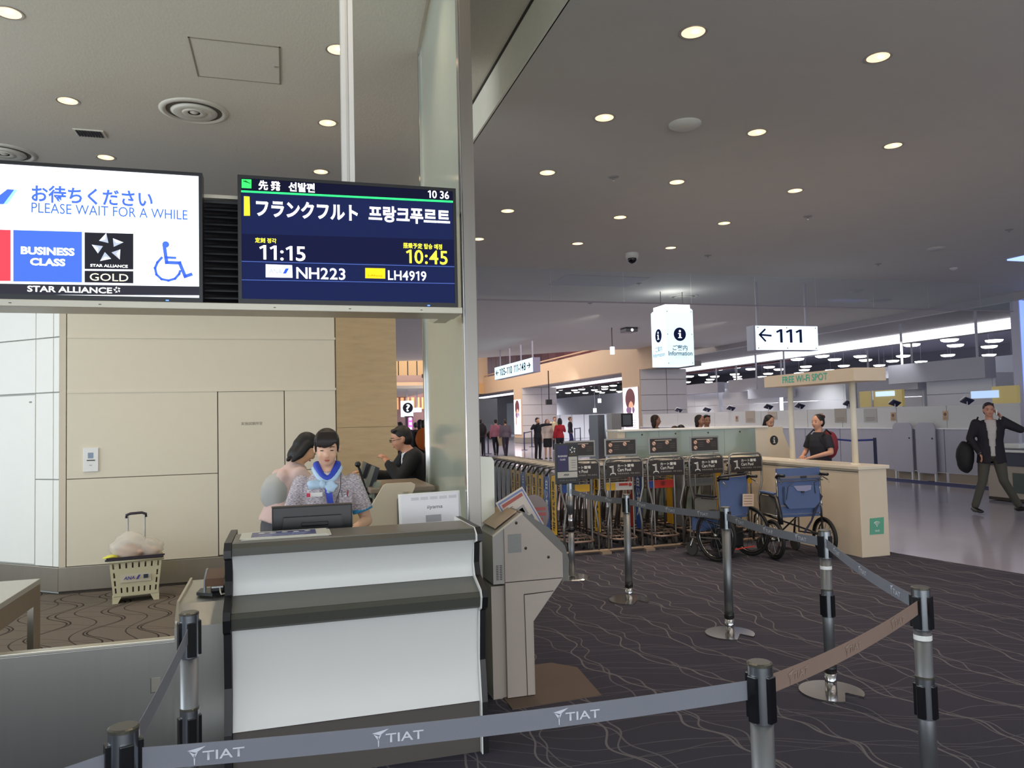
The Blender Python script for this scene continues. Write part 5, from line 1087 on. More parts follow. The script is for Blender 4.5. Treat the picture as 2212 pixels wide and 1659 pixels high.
# ================================================================ LEFT GAP: far concourse
def gapthing(): pass
t, d = ybox('question_sign', 'lit white sign with a round question mark in the far concourse', 'sign', 40, 867, 893, 866, 900, E_('e0eef4', 1.15), .3)
c_ = ony(881, 881, 39.98); dd = obj('symbol_disc', MB().ell((c_.x, 39.97, c_.z), (.27, .02, .27), 24), E_('2a2c34', .2), t); text('?', E_('f0f8ff', 1.2), t, (c_.x-.1, 39.93, c_.z-.19), (1, 0, 0), (0, 0, 1), .2, .38, bold=.015)
obj('hanger', MB().tube([((d[0]+d[1])/2, 40.1, d[3]), ((d[0]+d[1])/2, 40.1, 3.35)], .03, 6), m_grayw, t)
t, d = ybox('small_lit_sign', 'small lit white sign right of the question mark sign', 'sign', 42, 893, 911, 881, 890, E_('e8f2ff', 1.1), .2); obj('hanger', MB().tube([((d[0]+d[1])/2, 42.1, d[3]), ((d[0]+d[1])/2, 42.1, 3.35)], .03, 5), m_grayw, t)
t, d = ybox('information_totem', 'dark totem with a glowing magenta display in the far concourse', 'screen', 38, 876, 893, 899, 946, M('totem_dark', '4a2430', .4), .4, True)
obj('lit_face', MB().box(d[0]+.12, d[1]-.03, 37.97, 38, .8, d[3]-.08), E_('c86ac0', .8), t)
for k in range(4): obj('lit_mark', MB().box(d[0]+.17, d[1]-.08, 37.95, 37.97, 1.0+.24*k, 1.14+.24*k), E_('ffe8ff', 1.1), t)
def gapband(name, Y, ya, yb_, mat, n=1, x0=840, x1=940):
    p = ony(x0, ya, Y); q = ony(x1, yb_, Y); L = q.x-p.x; o = struct(name, MB().box(p.x, q.x, Y, Y+.3, q.z, p.z), m_seam if n > 1 else mat)
    if n > 1:
        for k in range(n): obj('panel', MB().box(p.x+L*k/n+.03, p.x+L*(k+1)/n-.03, Y-.05, Y, q.z, p.z), mat, o)
gapband('trim_10', 45, 780, 812, M('gap_tan', 'c9ab80', .6), 5); gapband('trim_11', 44, 811, 826, M('gap_rose', 'a58c88', .6)); gapband('trim_12', 43.5, 826, 838, m_peach)
t, d = ybox('fascia_speaker', 'small dark square box on the far peach fascia seen through the gap', 'speaker', 43.3, 912, 919, 808, 816, m_black, .2)
struct('wall_shop', MB().box(1.0, 3.9, 56, 56.2, 0, 3.6), M('shop_warm', 'c9a273', .5, emit=.25, ecol='ffc88a'))
sw = struct('wall_shop', MB().box(6.6, 9.6, 52, 52.3, 0, 3.6), M('shop_rose', 'a08084', .5))
for k in range(7): obj('lit_slat', MB().box(6.8+k*.36, 7.0+k*.36, 51.9, 52, 2.5, 3.3), M('warm_slat', 'e8b27a', .5, emit=.6, ecol='f0b880'), sw)
struct('ceiling', MB().box(1, 8, 39, 60, 3.35, 3.5), m_ceil)
struct('wall_shop', MB().box(3.9, 6.6, 70, 70.3, 0, 3.4), M('shop_rose', 'a08084', .5))
# ================================================================ CARD READER, BASKET
q = ony(180, 968, YW); q2 = ony(213, 1018, YW)
cr = wthing('wall_panel_reader', 'small white wall panel with a gray display on the beige wall', 'wall panel', (q.x, YW, q2.z))
obj('plate', MB().box(q.x, q2.x, YW-.015, YW, q2.z, q.z, .003), m_white, cr); w = q2.x-q.x; h = q.z-q2.z
obj('display', MB().box(q.x+.045, q2.x-.045, YW-.017, YW-.015, q2.z+h*.56, q2.z+h*.8), M('lcd_gray_blue', '7f8fa5', .3), cr); obj('slot', MB().box(q.x+.035, q2.x-.03, YW-.017, YW-.015, q2.z+h*.45, q2.z+h*.5), M('slot_gray', '5a5a58', .5), cr); obj('button', MB().box((q.x+q2.x)/2-.012, (q.x+q2.x)/2+.012, YW-.017, YW-.015, q2.z+h*.25, q2.z+h*.29), M('button_gray', 'b8b8b4', .5), cr)
BK = (-1.40, 8.2)
bk = thing('rolling_basket', 'cream plastic rolling basket with slots and a telescopic handle by the steel skirting', 'basket', (BK[0], BK[1], 0), R_(9))
m_bk = M('basket_cream', 'd6cfae', .45)
def taper(z): return .19+.035*(z-.07)/.35, .13+.025*(z-.07)/.35
def wallside(sx, y_out):
    pass
bm_ = MB()
z0, z1 = .07, .40; a0, b0 = taper(z0); a1, b1 = taper(z1)
# front and back with slots: vertical bars + bands
def fr_(y, side):
    mb = MB()
    def Q(u0, u1, za, zb):
        xa0, ya0 = taper(za); xb0, yb0 = taper(zb); s = side
        th = .006
        mb.b.faces.new([mb.b.verts.new(v) for v in ((xa0*u0, s*ya0, za), (xa0*u1, s*ya0, za), (xb0*u1, s*yb0, zb), (xb0*u0, s*yb0, zb))])
        vs = mb.b.verts; 
    cols = [-1+.25*k for k in range(9)]
    slots = lambda k, row: True
    rows = [(.07, .10, 0), (.10, .15, 1), (.15, .17, 0), (.17, .22, 2), (.22, .245, 0), (.245, .295, 2), (.295, .33, 0), (.33, .38, 1), (.38, .40, 0)]
    for za, zb, kind in rows:
        if kind == 0: Q(-1, 1, za, zb)
        else:
            for k in range(8):
                c0, c1 = cols[k], cols[k+1]
                if kind == 1 or k in (0, 7): Q(c0, c0+.09, za, zb); Q(c1-.09, c1, za, zb)
                else: Q(c0, c1, za, zb)
    return mb
def solid(o, th): m = o.modifiers.new('s', 'SOLIDIFY'); m.thickness = th; m.offset = 0; return o
solid(obj('front_side', fr_(0, -1), m_bk, bk), .006); solid(obj('rear_side', fr_(0, 1), m_bk, bk), .006)
for s in (-1, 1): solid(obj('end_side', MB().quad((s*a0, -b0, z0), (s*a0, b0, z0), (s*a1, b1, z1), (s*a1, -b1, z1)), m_bk, bk), .006)
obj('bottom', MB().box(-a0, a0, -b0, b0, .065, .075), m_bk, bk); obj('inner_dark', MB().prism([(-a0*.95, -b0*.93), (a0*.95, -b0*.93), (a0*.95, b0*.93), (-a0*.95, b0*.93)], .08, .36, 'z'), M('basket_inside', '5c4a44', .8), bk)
obj('rim', MB().tube([(-a1-.015, -b1-.012, .40), (a1+.015, -b1-.012, .40), (a1+.02, b1+.012, .40), (-a1-.015, b1+.012, .40)], .014, 8, closed=True), m_bk, bk, True)
for s in (-1, 1): obj('foot', MB().prism([(s*.20, .07), (s*.12, .07), (s*.14, .03), (s*.155, .0), (s*.20, .0)], -.13, .10), m_bk, bk)
obj('carry_handle', MB().box(-.26, .24, -.185, -.165, .412, .428, .004).box(-.25, .25, -.165, -.15, .425, .44, .004), M('handle_dark', '2c2430', .4), bk)
obj('label_plate', MB().box(-.13, .13, -.162, -.156, .19, .28).xf(Matrix.Rotation(R_(-3), 4, 'X')), M('label_pale', 'd0c8b4', .5), bk)
text('ANA', M('print_purple', '4a4690', .5), bk, (-.105, -.167, .225), (1, 0, 0), (.25, 0, 1), .095, .032, bold=.03); obj('logo_slash', MB().prism([(.0, .222), (.02, .222), (.042, .262), (.022, .262)], -.168, -.166), M('print_purple', '4a4690'), bk); obj('logo_square', MB().box(.065, .105, -.168, -.166, .225, .262, .002), M('print_teal_dark', '2c3c4a', .5), bk)
obj('handle_rod', MB().tube([(-.075, .15, .30), (-.075, .15, .79)], .010, 8), M('rod_silver', 'dcdcd8', .25, .6), bk); obj('handle_rod', MB().tube([(.075, .15, .30), (.075, .15, .79)], .010, 8), M('rod_silver', 'dcdcd8'), bk)
obj('handle_grip', MB().tube([(-.085, .15, .77), (-.085, .15, .80), (-.05, .15, .812), (.05, .15, .815), (.085, .15, .80), (.085, .15, .77)], .014, 8), M('handle_dark', '2c2430', .4), bk, True)
def lump(center, r, seed, seg=20, amp=.12):
    mb = MB(); mb.ell((0, 0, 0), (1, 1, 1), seg); rr = random.Random(seed); ph = [rr.uniform(0, 6) for _ in range(6)]
    for v in mb.b.verts:
        k = 1+amp*(sin(3*v.co.x+ph[0])*cos(4*v.co.z+ph[1])+.5*sin(7*v.co.y+ph[2]+3*v.co.x)+.4*sin(11*v.co.z+ph[3]+5*v.co.x)); v.co = Vector((v.co.x*r[0]*k, v.co.y*r[1]*k, v.co.z*r[2]*k))
    return mb.xf(Matrix.Translation(center))
bg = thing('plastic_bag', 'translucent plastic bag with pinkish contents on top of the rolling basket', 'bag', (BK[0]-.02, BK[1], .41), R_(9))
obj('film', lump((-.03, 0, .10), (.17, .12, .13), 3, 28), M('bag_film', 'e2ddd4', .25, alpha=.45), bg, True); obj('film_fold', lump((.13, .0, .07), (.13, .11, .10), 5, 24), M('bag_film', 'e2ddd4'), bg, True)
obj('contents', lump((-.0, 0, .05), (.15, .10, .07), 9), M('bag_pink', 'd6b5a2', .7), bg, True); obj('contents', lump((.13, 0, .04), (.09, .08, .055), 11), M('bag_pink', 'd6b5a2'), bg, True)
tag(obj('yellow_wrapper', lump((BK[0]-.2, BK[1]-.10, .435), (.06, .05, .02), 21, 16, .2), M('wrapper_yellow', 'd8d24a', .4), None, True), 'small yellow green wrapper at the left corner of the rolling basket', 'wrapper')
tag(obj('cable_coil', MB().tube([(-.27, 4.2+.06*cos(a), .80+.03*sin(a)+.03) for a in [k*.4 for k in range(22)]], .008, 6).tube([(-.275, 4.28+.05*cos(a), .83+.03*sin(a)) for a in [k*.4 for k in range(16)]], .008, 6), M('cable_cream', 'd8d0b8', .5), None, True), 'cream bundle of cable between the scanner and the counter', 'cable')
# ================================================================ PEOPLE
def remesh(mb, vox, smooth=4, extra=None):
    me = bpy.data.meshes.new('tmp'); bmesh.ops.recalc_face_normals(mb.b, faces=mb.b.faces); mb.b.to_mesh(me); mb.b.free()
    o = bpy.data.objects.new('tmp', me); C.objects.link(o)
    m = o.modifiers.new('r', 'REMESH'); m.mode = 'VOXEL'; m.voxel_size = vox
    s = o.modifiers.new('s', 'SMOOTH'); s.iterations = smooth; s.factor = .5
    dg = bpy.context.evaluated_depsgraph_get(); r = bpy.data.meshes.new_from_object(o.evaluated_get(dg)); bpy.data.objects.remove(o)
    if extra is not None:
        b = bmesh.new(); b.from_mesh(r); bmesh.ops.recalc_face_normals(extra.b, faces=extra.b.faces); t = bpy.data.meshes.new('t'); extra.b.to_mesh(t); extra.b.free(); b.from_mesh(t); b.to_mesh(r); b.free()
    r.polygons.foreach_set('use_smooth', [True]*len(r.polygons)); return r
def limb(mb, pts, n=12, sub=4):
    """capsule chain through (point, radius) joints"""
    P = [Vector(p) for p, r in pts]; Rr = [r for p, r in pts]
    for i in range(len(P)-1):
        q = [P[i].lerp(P[i+1], k/sub) for k in range(sub+1)]; mb.tube(q, [Rr[i]+(Rr[i+1]-Rr[i])*k/sub for k in range(sub+1)], n)
    for p, r in zip(P, Rr): mb.ell(p, (r, r, r), n)
def person(label, loc, rz, H=1.68, pose=None, top=('top', '808080'), bottom=('trousers', '303030'), hair=('short', '181210'), skin='c99b80', vox=.018, group=None, female=False, sleeve=1.0, jacket=None, shoe='1a1614', face=True, head_pitch=0., head_yaw=0., topmat=None, hands=True, legs=True):
    p = dict(pel=(0, 0, .93), che=(0, 0, 1.22), nec=(0, .005, 1.43), hed=(0, -.012, 1.575), elR=(-.235, .02, 1.12), wrR=(-.245, -.07, .89), elL=(.235, .02, 1.12), wrL=(.245, -.07, .89),
             knR=(-.10, -.015, .49), anR=(-.10, .025, .085), knL=(.10, -.015, .49), anL=(.10, .025, .085), toR=None, toL=None)
    p.update(pose or {}); p = {k: (Vector(v) if v is not None else None) for k, v in p.items()}
    t = thing('person', label, 'person', (*loc, 0) if len(loc) == 2 else loc, R_(rz), group); s = H/1.70; t.scale = (s, s, s)
    sw = .158 if female else .186; hip = .085
    spine = (p['nec']-p['che']).normalized(); spd = (p['che']-p['pel']).normalized()
    lat = Vector(p.get('lat') or (1, 0, 0)).normalized()
    sh = p['che'].lerp(p['nec'], .58 if female else .72); shR = sh-lat*sw; shL = sh+lat*sw
    hR = p['pel']-lat*hip; hL = p['pel']+lat*hip
    def torso(mb, g=0., top_=1., low=0.):
        w = 1.0 if not female else .90
        T = [(p['pel']-spd*.04, .165, .115), (p['pel'].lerp(p['che'], .30), .150*w, .105), (p['pel'].lerp(p['che'], .62), .145*w, .10), (p['che'], .165*w, .118), (p['che'].lerp(p['nec'], .42), .172*w, .106), (p['che'].lerp(p['nec'], .68), (.135 if female else .165), .085), (p['che'].lerp(p['nec'], .86), (.085 if female else .115), .068), (p['che'].lerp(p['nec'], 1.0), .062, .058)]
        rings = []
        for i, (c, rx, ry) in enumerate(T):
            ax = spd if i < 3 else spine; f = lat.cross(ax).normalized(); rings.append((c, lat*(rx+g), f*(ry+g)))
        mb.loft(rings, 20)
        for c in (shR, shL): mb.ell(c-spine*.012, (.048+g, .050+g, .048+g), 12)
        if female: 
            f = lat.cross(spine).normalized()
            for k in (-1, 1): mb.ell(p['che'].lerp(p['nec'], .18)+lat*k*.068-f*(-.085 if f.y > 0 else .085)*(-1 if False else 1)*( -1 if f.y > 0 else 1), (.062+g, .05+g, .06+g), 12)
    # head orientation
    hm = Matrix.Translation(p['hed']) @ Matrix.Rotation(R_(head_yaw), 4, 'Z') @ Matrix.Rotation(R_(head_pitch), 4, 'X')
    h3 = hm.to_3x3()
    b = MB(); torso(b)
    b.ell(hm @ Vector((0, .012, .03)), (.074, .092, .090), 20, h3); b.ell(hm @ Vector((0, -.018, -.02)), (.062, .066, .085), 18, h3); b.ell(hm @ Vector((0, -.035, -.075)), (.036, .036, .03), 14, h3)
    b.ell(hm @ Vector((0, -.086, -.018)), (.011, .014, .020), 10, h3); b.ell(hm @ Vector((0, -.090, -.030)), (.015, .012, .010), 10, h3)
    for k in (-1, 1): b.ell(hm @ Vector((k*.075, .012, -.008)), (.010, .018, .030), 10, h3); b.ell(hm @ Vector((k*.035, -.055, -.03)), (.022, .022, .026), 10, h3)
    limb(b, [(p['nec']-spine*.03, .056), (p['hed']+h3 @ Vector((0, .02, -.08)), .052)], 14)
    ex = MB() if hands else None
    for s_, sho, el, wr in ((-1, shR, p['elR'], p['wrR']), (1, shL, p['elL'], p['wrL'])):
        limb(b, [(sho, .052), (sho.lerp(el, .5), .046), (el, .036), (el.lerp(wr, .3), .036), (wr, .024)])
        d = (wr-el).normalized(); side = d.cross(Vector((0, 0, 1)))
        hd = p.get('hdR' if s_ < 0 else 'hdL'); d2 = Vector(hd).normalized() if hd is not None else d
        side = d2.cross(Vector((0, 0, 1))); side = side.normalized() if side.length > .2 else Vector((0, 1, 0)); nn = side.cross(d2).normalized()
        if s_*side.x < 0 and abs(side.x) > .3: pass
        b.loft([(wr, side*.026, nn*.020), (wr+d2*.04, side*.038, nn*.017), (wr+d2*.085, side*.040, nn*.013)], 12)
        if hands:
            ths = 1 if side.dot(Vector((-s_, 0, 0))) > 0 else -1
            for i in range(4):
                o = wr+d2*.078+side*(-.030+.020*i); L = (.062, .072, .068, .052)[i if ths < 0 else 3-i]; cu = -nn if nn.z > 0 else nn
                ex.tube([o, o+d2*L*.5+cu*.006, o+d2*L*.85+cu*.022, o+d2*L*.95+cu*.036], [.0088, .0085, .0078, .006], 8)
            o = wr+d2*.03+side*ths*.022; ex.tube([o, o+side*ths*.022+d2*.022, o+side*ths*.028+d2*.05+(-nn if nn.z > 0 else nn)*.012], [.011, .0105, .008], 8)
    if legs:
        for hh, kn, an in ((hR, p['knR'], p['anR']), (hL, p['knL'], p['anL'])): limb(b, [(hh, .085), (hh.lerp(kn, .5), .072), (kn, .052), (kn.lerp(an, .35), .052), (an, .034)])
    obj('body', remesh(b, min(vox, .012), 3, ex), M('skin_'+skin, skin, .5, var=.03), t)
    # hair
    hb = MB(); hc = hair[1]; st = hair[0]
    hb.ell(hm @ Vector((0, .024, .040)), (.080, .096, .086), 20, h3)
    hb.ell(hm @ Vector((0, .045, -.0)), (.076, .075, .085), 18, h3)
    if st in ('bob', 'long'):
        L = .15 if st == 'bob' else .22
        for k in (-1, 1): limb(hb, [(hm @ Vector((k*.066, .03, .02)), .034), (hm @ Vector((k*.075, .03, -.08)), .032), (hm @ Vector((k*.070, .045, -L)), .018)])
        hb.ell(hm @ Vector((0, .065, -.07)), (.07, .04, L*.55), 14, h3)
    if st == 'fringe':
        for k in range(11):
            x = -.062+k*.0125; dz = .014-.010*abs(k-4)/5
            limb(hb, [(hm @ Vector((x*.7, -.040, .108)), .016), (hm @ Vector((x*.95, -.080, .068)), .013), (hm @ Vector((x, -.090, .040+(.012 if k > 7 else 0)-dz)), .006)], 8, 3)
        for k in (-1, 1): limb(hb, [(hm @ Vector((k*.062, -.035, .07)), .018), (hm @ Vector((k*.071, -.025, .02)), .010), (hm @ Vector((k*.072, -.018, -.03)), .004)], 8, 3)
        hb.ell(hm @ Vector((0, .125, .02)), (.045, .035, .045), 14, h3)
    if st in ('bun', 'tail'): hb.ell(hm @ Vector((0, .115, .075)), (.036, .036, .036), 12, h3)
    if st == 'short': 
        for k in range(7): hb.ell(hm @ Vector((-.05+k*.016, -.045+.002*abs(k-3), .092)), (.02, .03, .016), 8, h3)
    obj('hair', remesh(hb, min(vox, .010), 2), M('hair_'+hc, hc, .55, var=.15, vscale=60, stretch=(1, 1, .1)), t)
    if st in ('bun', 'tail'): pass
    if face:
        dk_ = M('eye_dark', '1c1412', .3)
        for k in (-1, 1):
            obj('eye', MB().ell(hm @ Vector((k*.031, -.0755, .004)), (.0125, .006, .0028 if head_pitch > 5 else .0055), 12, h3), dk_, t, True)
            obj('eyebrow', MB().tube([hm @ Vector((k*.017, -.083, .024)), hm @ Vector((k*.032, -.081, .029)), hm @ Vector((k*.047, -.070, .025))], .0024, 6), M('brow_brown', '3c2820', .6), t)
        obj('lips', MB().ell(hm @ Vector((0, -.083, -.056)), (.018, .005, .0035), 12, h3).ell(hm @ Vector((0, -.081, -.062)), (.013, .005, .004), 12, h3), M('lips_rose', 'b4605c' if female else '9c6a58', .4), t, True)
    # garments
    def upper(name, mat, g, sl, hem, open_=False):
        b = MB(); torso(b, g)
        if hem > 0: 
            f = lat.cross(spd).normalized(); b.loft([(p['pel']-spd*hem, lat*(.175+g), f*(.125+g)), (p['pel']+spd*.1, lat*(.155+g), f*(.11+g))], 20)
        for sho, el, wr in ((shR, p['elR'], p['wrR']), (shL, p['elL'], p['wrL'])):
            if sl >= 1: limb(b, [(sho, .056+g), (sho.lerp(el, .5), .052+g), (el, .044+g), (wr, .034+g)])
            elif sl > 0:
                e2 = sho.lerp(el, .72 if sl >= .5 else .4); limb(b, [(sho, .046+g), (sho, .046+g)], 12); b.tube([sho, sho.lerp(e2, .5), e2], [.046+g, .050+g, .052+g], 16)
        return obj(name, remesh(b, vox*.9, 3), mat, t)
    tm = topmat or M('cloth_'+top[1], top[1], .85, var=.06, vscale=20, bump=.1, bscale=50)
    upper(top[0], tm, .012, sleeve, .06)
    if jacket:
        jm = M('jacket_'+jacket, jacket, .8, var=.08, vscale=15, bump=.1, bscale=40); b = MB(); torso(b, .026); f = lat.cross(spd).normalized()
        b.loft([(p['pel']-spd*.17, lat*.205, f*.155), (p['pel']+spd*.1, lat*.175, f*.135)], 20)
        for sho, el, wr in ((shR, p['elR'], p['wrR']), (shL, p['elL'], p['wrL'])): limb(b, [(sho, .074), (sho.lerp(el, .5), .066), (el, .058), (wr, .046)])
        me = remesh(b, vox*.9, 3); bb = bmesh.new(); bb.from_mesh(me)
        # open front: remove a wedge so that the shirt shows
        fr = -1
        kill = []
        for fc in bb.faces:
            c = fc.calc_center_median(); zc = c.z; w = .030+max(0, (zc-p['pel'].z-.02))*.10 if zc > p['pel'].z-.1 else .045
            cx = p['pel'].x+(p['nec'].x-p['pel'].x)*min(1, max(0, (zc-p['pel'].z)/max(.1, (p['nec'].z-p['pel'].z)))); cy = p['pel'].y+(p['nec'].y-p['pel'].y)*min(1, max(0, (zc-p['pel'].z)/max(.1, (p['nec'].z-p['pel'].z))))
            if abs(c.x-cx) < w and c.y < cy-.03: kill.append(fc)
        bmesh.ops.delete(bb, geom=kill, context='FACES'); bb.to_mesh(me); bb.free(); obj('jacket', me, jm, t)
    bmt = M('cloth_'+bottom[1], bottom[1], .85, var=.06, vscale=20)
    if legs:
        b = MB(); f = lat.cross(spd).normalized()
        if bottom[0] == 'skirt':
            b.loft([(p['pel']-Vector((0, 0, .42)), lat*.19, f*.15), (p['pel']-Vector((0, 0, .1)), lat*.19, f*.14), (p['pel']+spd*.06, lat*.158, f*.118)], 20)
        else:
            b.ell(p['pel']-spd*.03, (.175, .125, .11), 16)
            for hh, kn, an in ((hR, p['knR'], p['anR']), (hL, p['knL'], p['anL'])): limb(b, [(hh, .096), (hh.lerp(kn, .5), .085), (kn, .066), (kn.lerp(an, .95), .055)])
        obj(bottom[0], remesh(b, vox, 3), bmt, t)
        for an, to, kn in ((p['anR'], p['toR'], p['knR']), (p['anL'], p['toL'], p['knL'])):
            d = to if to is not None else Vector((0, -1, -.0)); d = d.normalized(); o = an-Vector((0, 0, .045)); up = Vector((0, 0, 1)); sd = d.cross(up).normalized(); u2 = sd.cross(d)
            mb = MB(); mb.loft([(o-d*.06, sd*.030, u2*.030), (o-d*.02, sd*.038, u2*.042), (o+d*.05, sd*.042, u2*.036), (o+d*.12, sd*.044, u2*.026), (o+d*.17, sd*.034, u2*.018)], 14); obj('shoe', mb, M('shoe_'+shoe, shoe, .35), t, True)
    return t
def at(x, y, Y): v = ony(x, y, Y); return (v.x, v.y)
# --- uniformed woman behind the counter
def tweed(name, c1, c2):
    m = M(name, c1, .9); nt = m.node_tree; b = nt.nodes['Principled BSDF']; tc = nt.nodes.new('ShaderNodeTexCoord'); mp = nt.nodes.new('ShaderNodeMapping'); mp.inputs['Scale'].default_value = (45, 45, 190)
    n = nt.nodes.new('ShaderNodeTexNoise'); n.inputs['Scale'].default_value = 1.6; n.inputs['Detail'].default_value = 5; n.inputs['Roughness'].default_value = .7
    r = nt.nodes.new('ShaderNodeValToRGB'); r.color_ramp.elements[0].position = .42; r.color_ramp.elements[1].position = .56; r.color_ramp.elements[0].color = (*lin(c2), 1); r.color_ramp.elements[1].color = (*lin(c1), 1)
    nt.links.new(tc.outputs['Object'], mp.inputs[0]); nt.links.new(mp.outputs[0], n.inputs['Vector']); nt.links.new(n.outputs['Fac'], r.inputs[0]); nt.links.new(r.outputs[0], b.inputs['Base Color']); return m
tw = tweed('tweed_lavender', 'cfc6c8', '7d7484')
wx, wy = at(706, 960, 4.86)
wo = person('woman in a lavender tweed uniform with a blue scarf, looking down behind the counter', (wx, wy), -3, 1.64,
            dict(nec=(0, -.02, 1.415), hed=(0, -.055, 1.555), elR=(-.235, -.01, 1.09), wrR=(-.14, -.22, 1.03), elL=(.245, .0, 1.08), wrL=(.18, -.22, 1.08), hdL=(-.6, -.6, -.15), hdR=(.6, -.6, -.1)),
            top=('uniform_jacket', 'c8c0c4'), bottom=('skirt', '4a4650'), hair=('fringe', '201614'), skin='e0b195', vox=.010, female=True, sleeve=.5, head_pitch=12, head_yaw=0, topmat=tw)
m_sc1 = M('scarf_blue', '2b45b8', .5); m_sc2 = M('scarf_pale_blue', 'b4cfe6', .5)
def scarf():
    b = MB(); n = 24
    for (rx, ry, z, r, m, nm) in ((.066, .066, 1.440, .022, m_sc1, 'scarf_blue_fold'), (.079, .076, 1.415, .019, m_sc2, 'scarf_pale_fold')):
        pts = []
        for k in range(n): a = 2*pi*k/n; pts.append((rx*sin(a), -.022-ry*cos(a), z-.085*max(0, cos(a))**2+.012))
        obj(nm, MB().tube(pts, r, 10, closed=True), m, wo, True)
    obj('scarf_knot', MB().ell((-.03, -.145, 1.335), (.022, .02, .026), 12), m_sc2, wo, True)
    obj('scarf_bow', lump((-.078, -.142, 1.335), (.046, .018, .030), 4, 16, .12), m_sc2, wo, True); obj('scarf_bow', lump((.02, -.148, 1.315), (.040, .016, .034), 6, 16, .25), m_sc2, wo, True)
    obj('scarf_tail', MB().prism([(-.02, 1.33), (.025, 1.30), (.048, 1.14), (.01, 1.15)], -.150, -.143), m_sc1, wo)
scarf()
obj('name_badge', MB().box(-.12, -.03, -.152, -.148, 1.262, 1.288), m_white, wo); obj('red_mark', MB().box(-.125, -.103, -.156, -.150, 1.262, 1.286), M('badge_red', 'c8284a', .4), wo)
obj('breast_pocket', MB().box(.07, .15, -.150, -.146, 1.20, 1.28, .003), tw, wo); obj('pen', MB().tube([(.125, -.155, 1.295), (.118, -.156, 1.255)], .004, 6), M('pen_crimson', '8c2434', .3), wo); obj('clip', MB().tube([(.085, -.155, 1.285), (.09, -.156, 1.255), (.118, -.156, 1.26)], .003, 6), m_chrome, wo)
obj('lanyard', MB().tube([(.085, -.06, 1.40), (.08, -.145, 1.31), (.05, -.152, 1.22), (.04, -.155, 1.12)], .0025, 5), M('lanyard_dark', '30283c', .5), wo)
for s_, a, e in ((-1, 0, 0), (1, 0, 0)): 
    sho = Vector((s_*.158, 0, 1.335)); el = Vector((s_*.24, .0, 1.085)); c0 = sho.lerp(el, .66); c1 = sho.lerp(el, .76); obj('cuff', MB().tube([c0, c1], .066, 20), M('cuff_blue', '2f8fc4', .6), wo, True)
obj('phone', MB().box(.11, .15, -.27, -.255, 1.0, 1.16, .004), M('phone_gray', 'a49c90', .4), wo); obj('ear', MB().ell((.078, -.03, 1.55), (.008, .014, .022), 10), M('skin_e0b195', 'e0b195'), wo, True)
# --- second staff member bending behind
bx, by = at(612, 1090, 6.3)
t = person('woman with black bobbed hair bending forward behind the uniformed woman', (bx, by), 105, 1.70,
       dict(pel=(0, .04, .93), che=(.0, -.05, 1.17), nec=(0, -.12, 1.34), hed=(0, -.19, 1.455), elR=(-.24, -.22, 1.08), wrR=(-.15, -.42, 1.12), elL=(.24, -.22, 1.08), wrL=(.15, -.42, 1.12)),
       top=('blouse', 'c7aca6'), bottom=('skirt', '4a4a4e'), hair=('bob', '0e0c10'), skin='d8a684', vox=.016, female=True, sleeve=.5, head_pitch=40)
obj('grey_shawl', lump((0, .03, 1.12), (.15, .14, .16), 31, 20, .06), M('shawl_gray', 'a9a9a6', .8), t, True)
# --- man in black suit leaning on the rear counter
mx, my = at(895, 980, 7.25)
sm = person('man in a black suit and glasses leaning on the rear counter, seen in profile', (mx, my), -88, 1.70,
       dict(pel=(0, .10, .92), che=(0, .02, 1.20), nec=(0, -.06, 1.38), hed=(0, -.13, 1.49), elR=(-.25, -.20, 1.12), wrR=(-.20, -.42, 1.17), elL=(.22, -.18, 1.12), wrL=(.12, -.26, 1.26)),
       top=('shirt', 'd4dce4'), bottom=('trousers', '15151a'), hair=('short', '15100e'), skin='c48f74', vox=.014, jacket='121215', head_pitch=14)
hmx = Matrix.Translation((0, -.13, 1.49)) @ Matrix.Rotation(R_(14), 4, 'X')
gl_ = MB()
for k in (-1, 1): gl_.tube([hmx @ Vector((k*.031+.022*cos(a), -.096, .003+.015*sin(a))) for a in [2*pi*i/12 for i in range(12)]], .002, 5, closed=True).tube([hmx @ Vector((k*.055, -.092, .006)), hmx @ Vector((k*.076, .0, .006))], .002, 5)
obj('glasses', gl_, m_black, sm); obj('lapel_pin', MB().ell((-.10, -.24, 1.25), (.01, .01, .014), 8), M('brass', 'd0a850', .3, 1.0), sm)
# --- people behind the information counter and wi-fi counter
px_, py_ = at(1663, 960, 11.0)
person('woman with long black hair and glasses looking down behind the information counter', (px_, py_), 5, 1.62, dict(), top=('blouse', '3a3a44'), hair=('long', '120e10'), skin='c9977c', vox=.016, female=True, head_pitch=20)
px_, py_ = at(1737, 960, 9.25)
bw = person('woman in a navy t-shirt with a hair bun, standing at the cream counter', (px_+.25, py_), -78, 1.62, dict(elR=(-.23, -.02, 1.13), wrR=(-.12, -.22, 1.08), elL=(.23, -.02, 1.13), wrL=(.05, -.24, 1.06)), top=('t_shirt', '23242e'), bottom=('trousers', '23242a'), hair=('bun', '1a1212'), skin='cf9a80', vox=.014, female=True, sleeve=.5)
bp_ = thing('backpack', 'dark red backpack worn by the woman in the navy t-shirt', 'backpack', (px_+.25, py_, 0), R_(-78))
obj('sack', lump((0, .21, 1.18), (.14, .09, .20), 14, 20, .05), M('pack_crimson', '7c2430', .7), bp_, True)
for k in (-1, 1): obj('strap', MB().tube([(k*.09, .15, 1.33), (k*.11, .03, 1.395), (k*.115, -.11, 1.30), (k*.14, -.02, 1.10), (k*.12, .13, 1.05)], .012, 6), M('strap_black', '201c20', .7), bp_, True)
obj('hair_tie', MB().ell((0, .12, 1.655), (.03, .03, .03), 10), M('tie_rose', 'a04848', .6), bw, True)
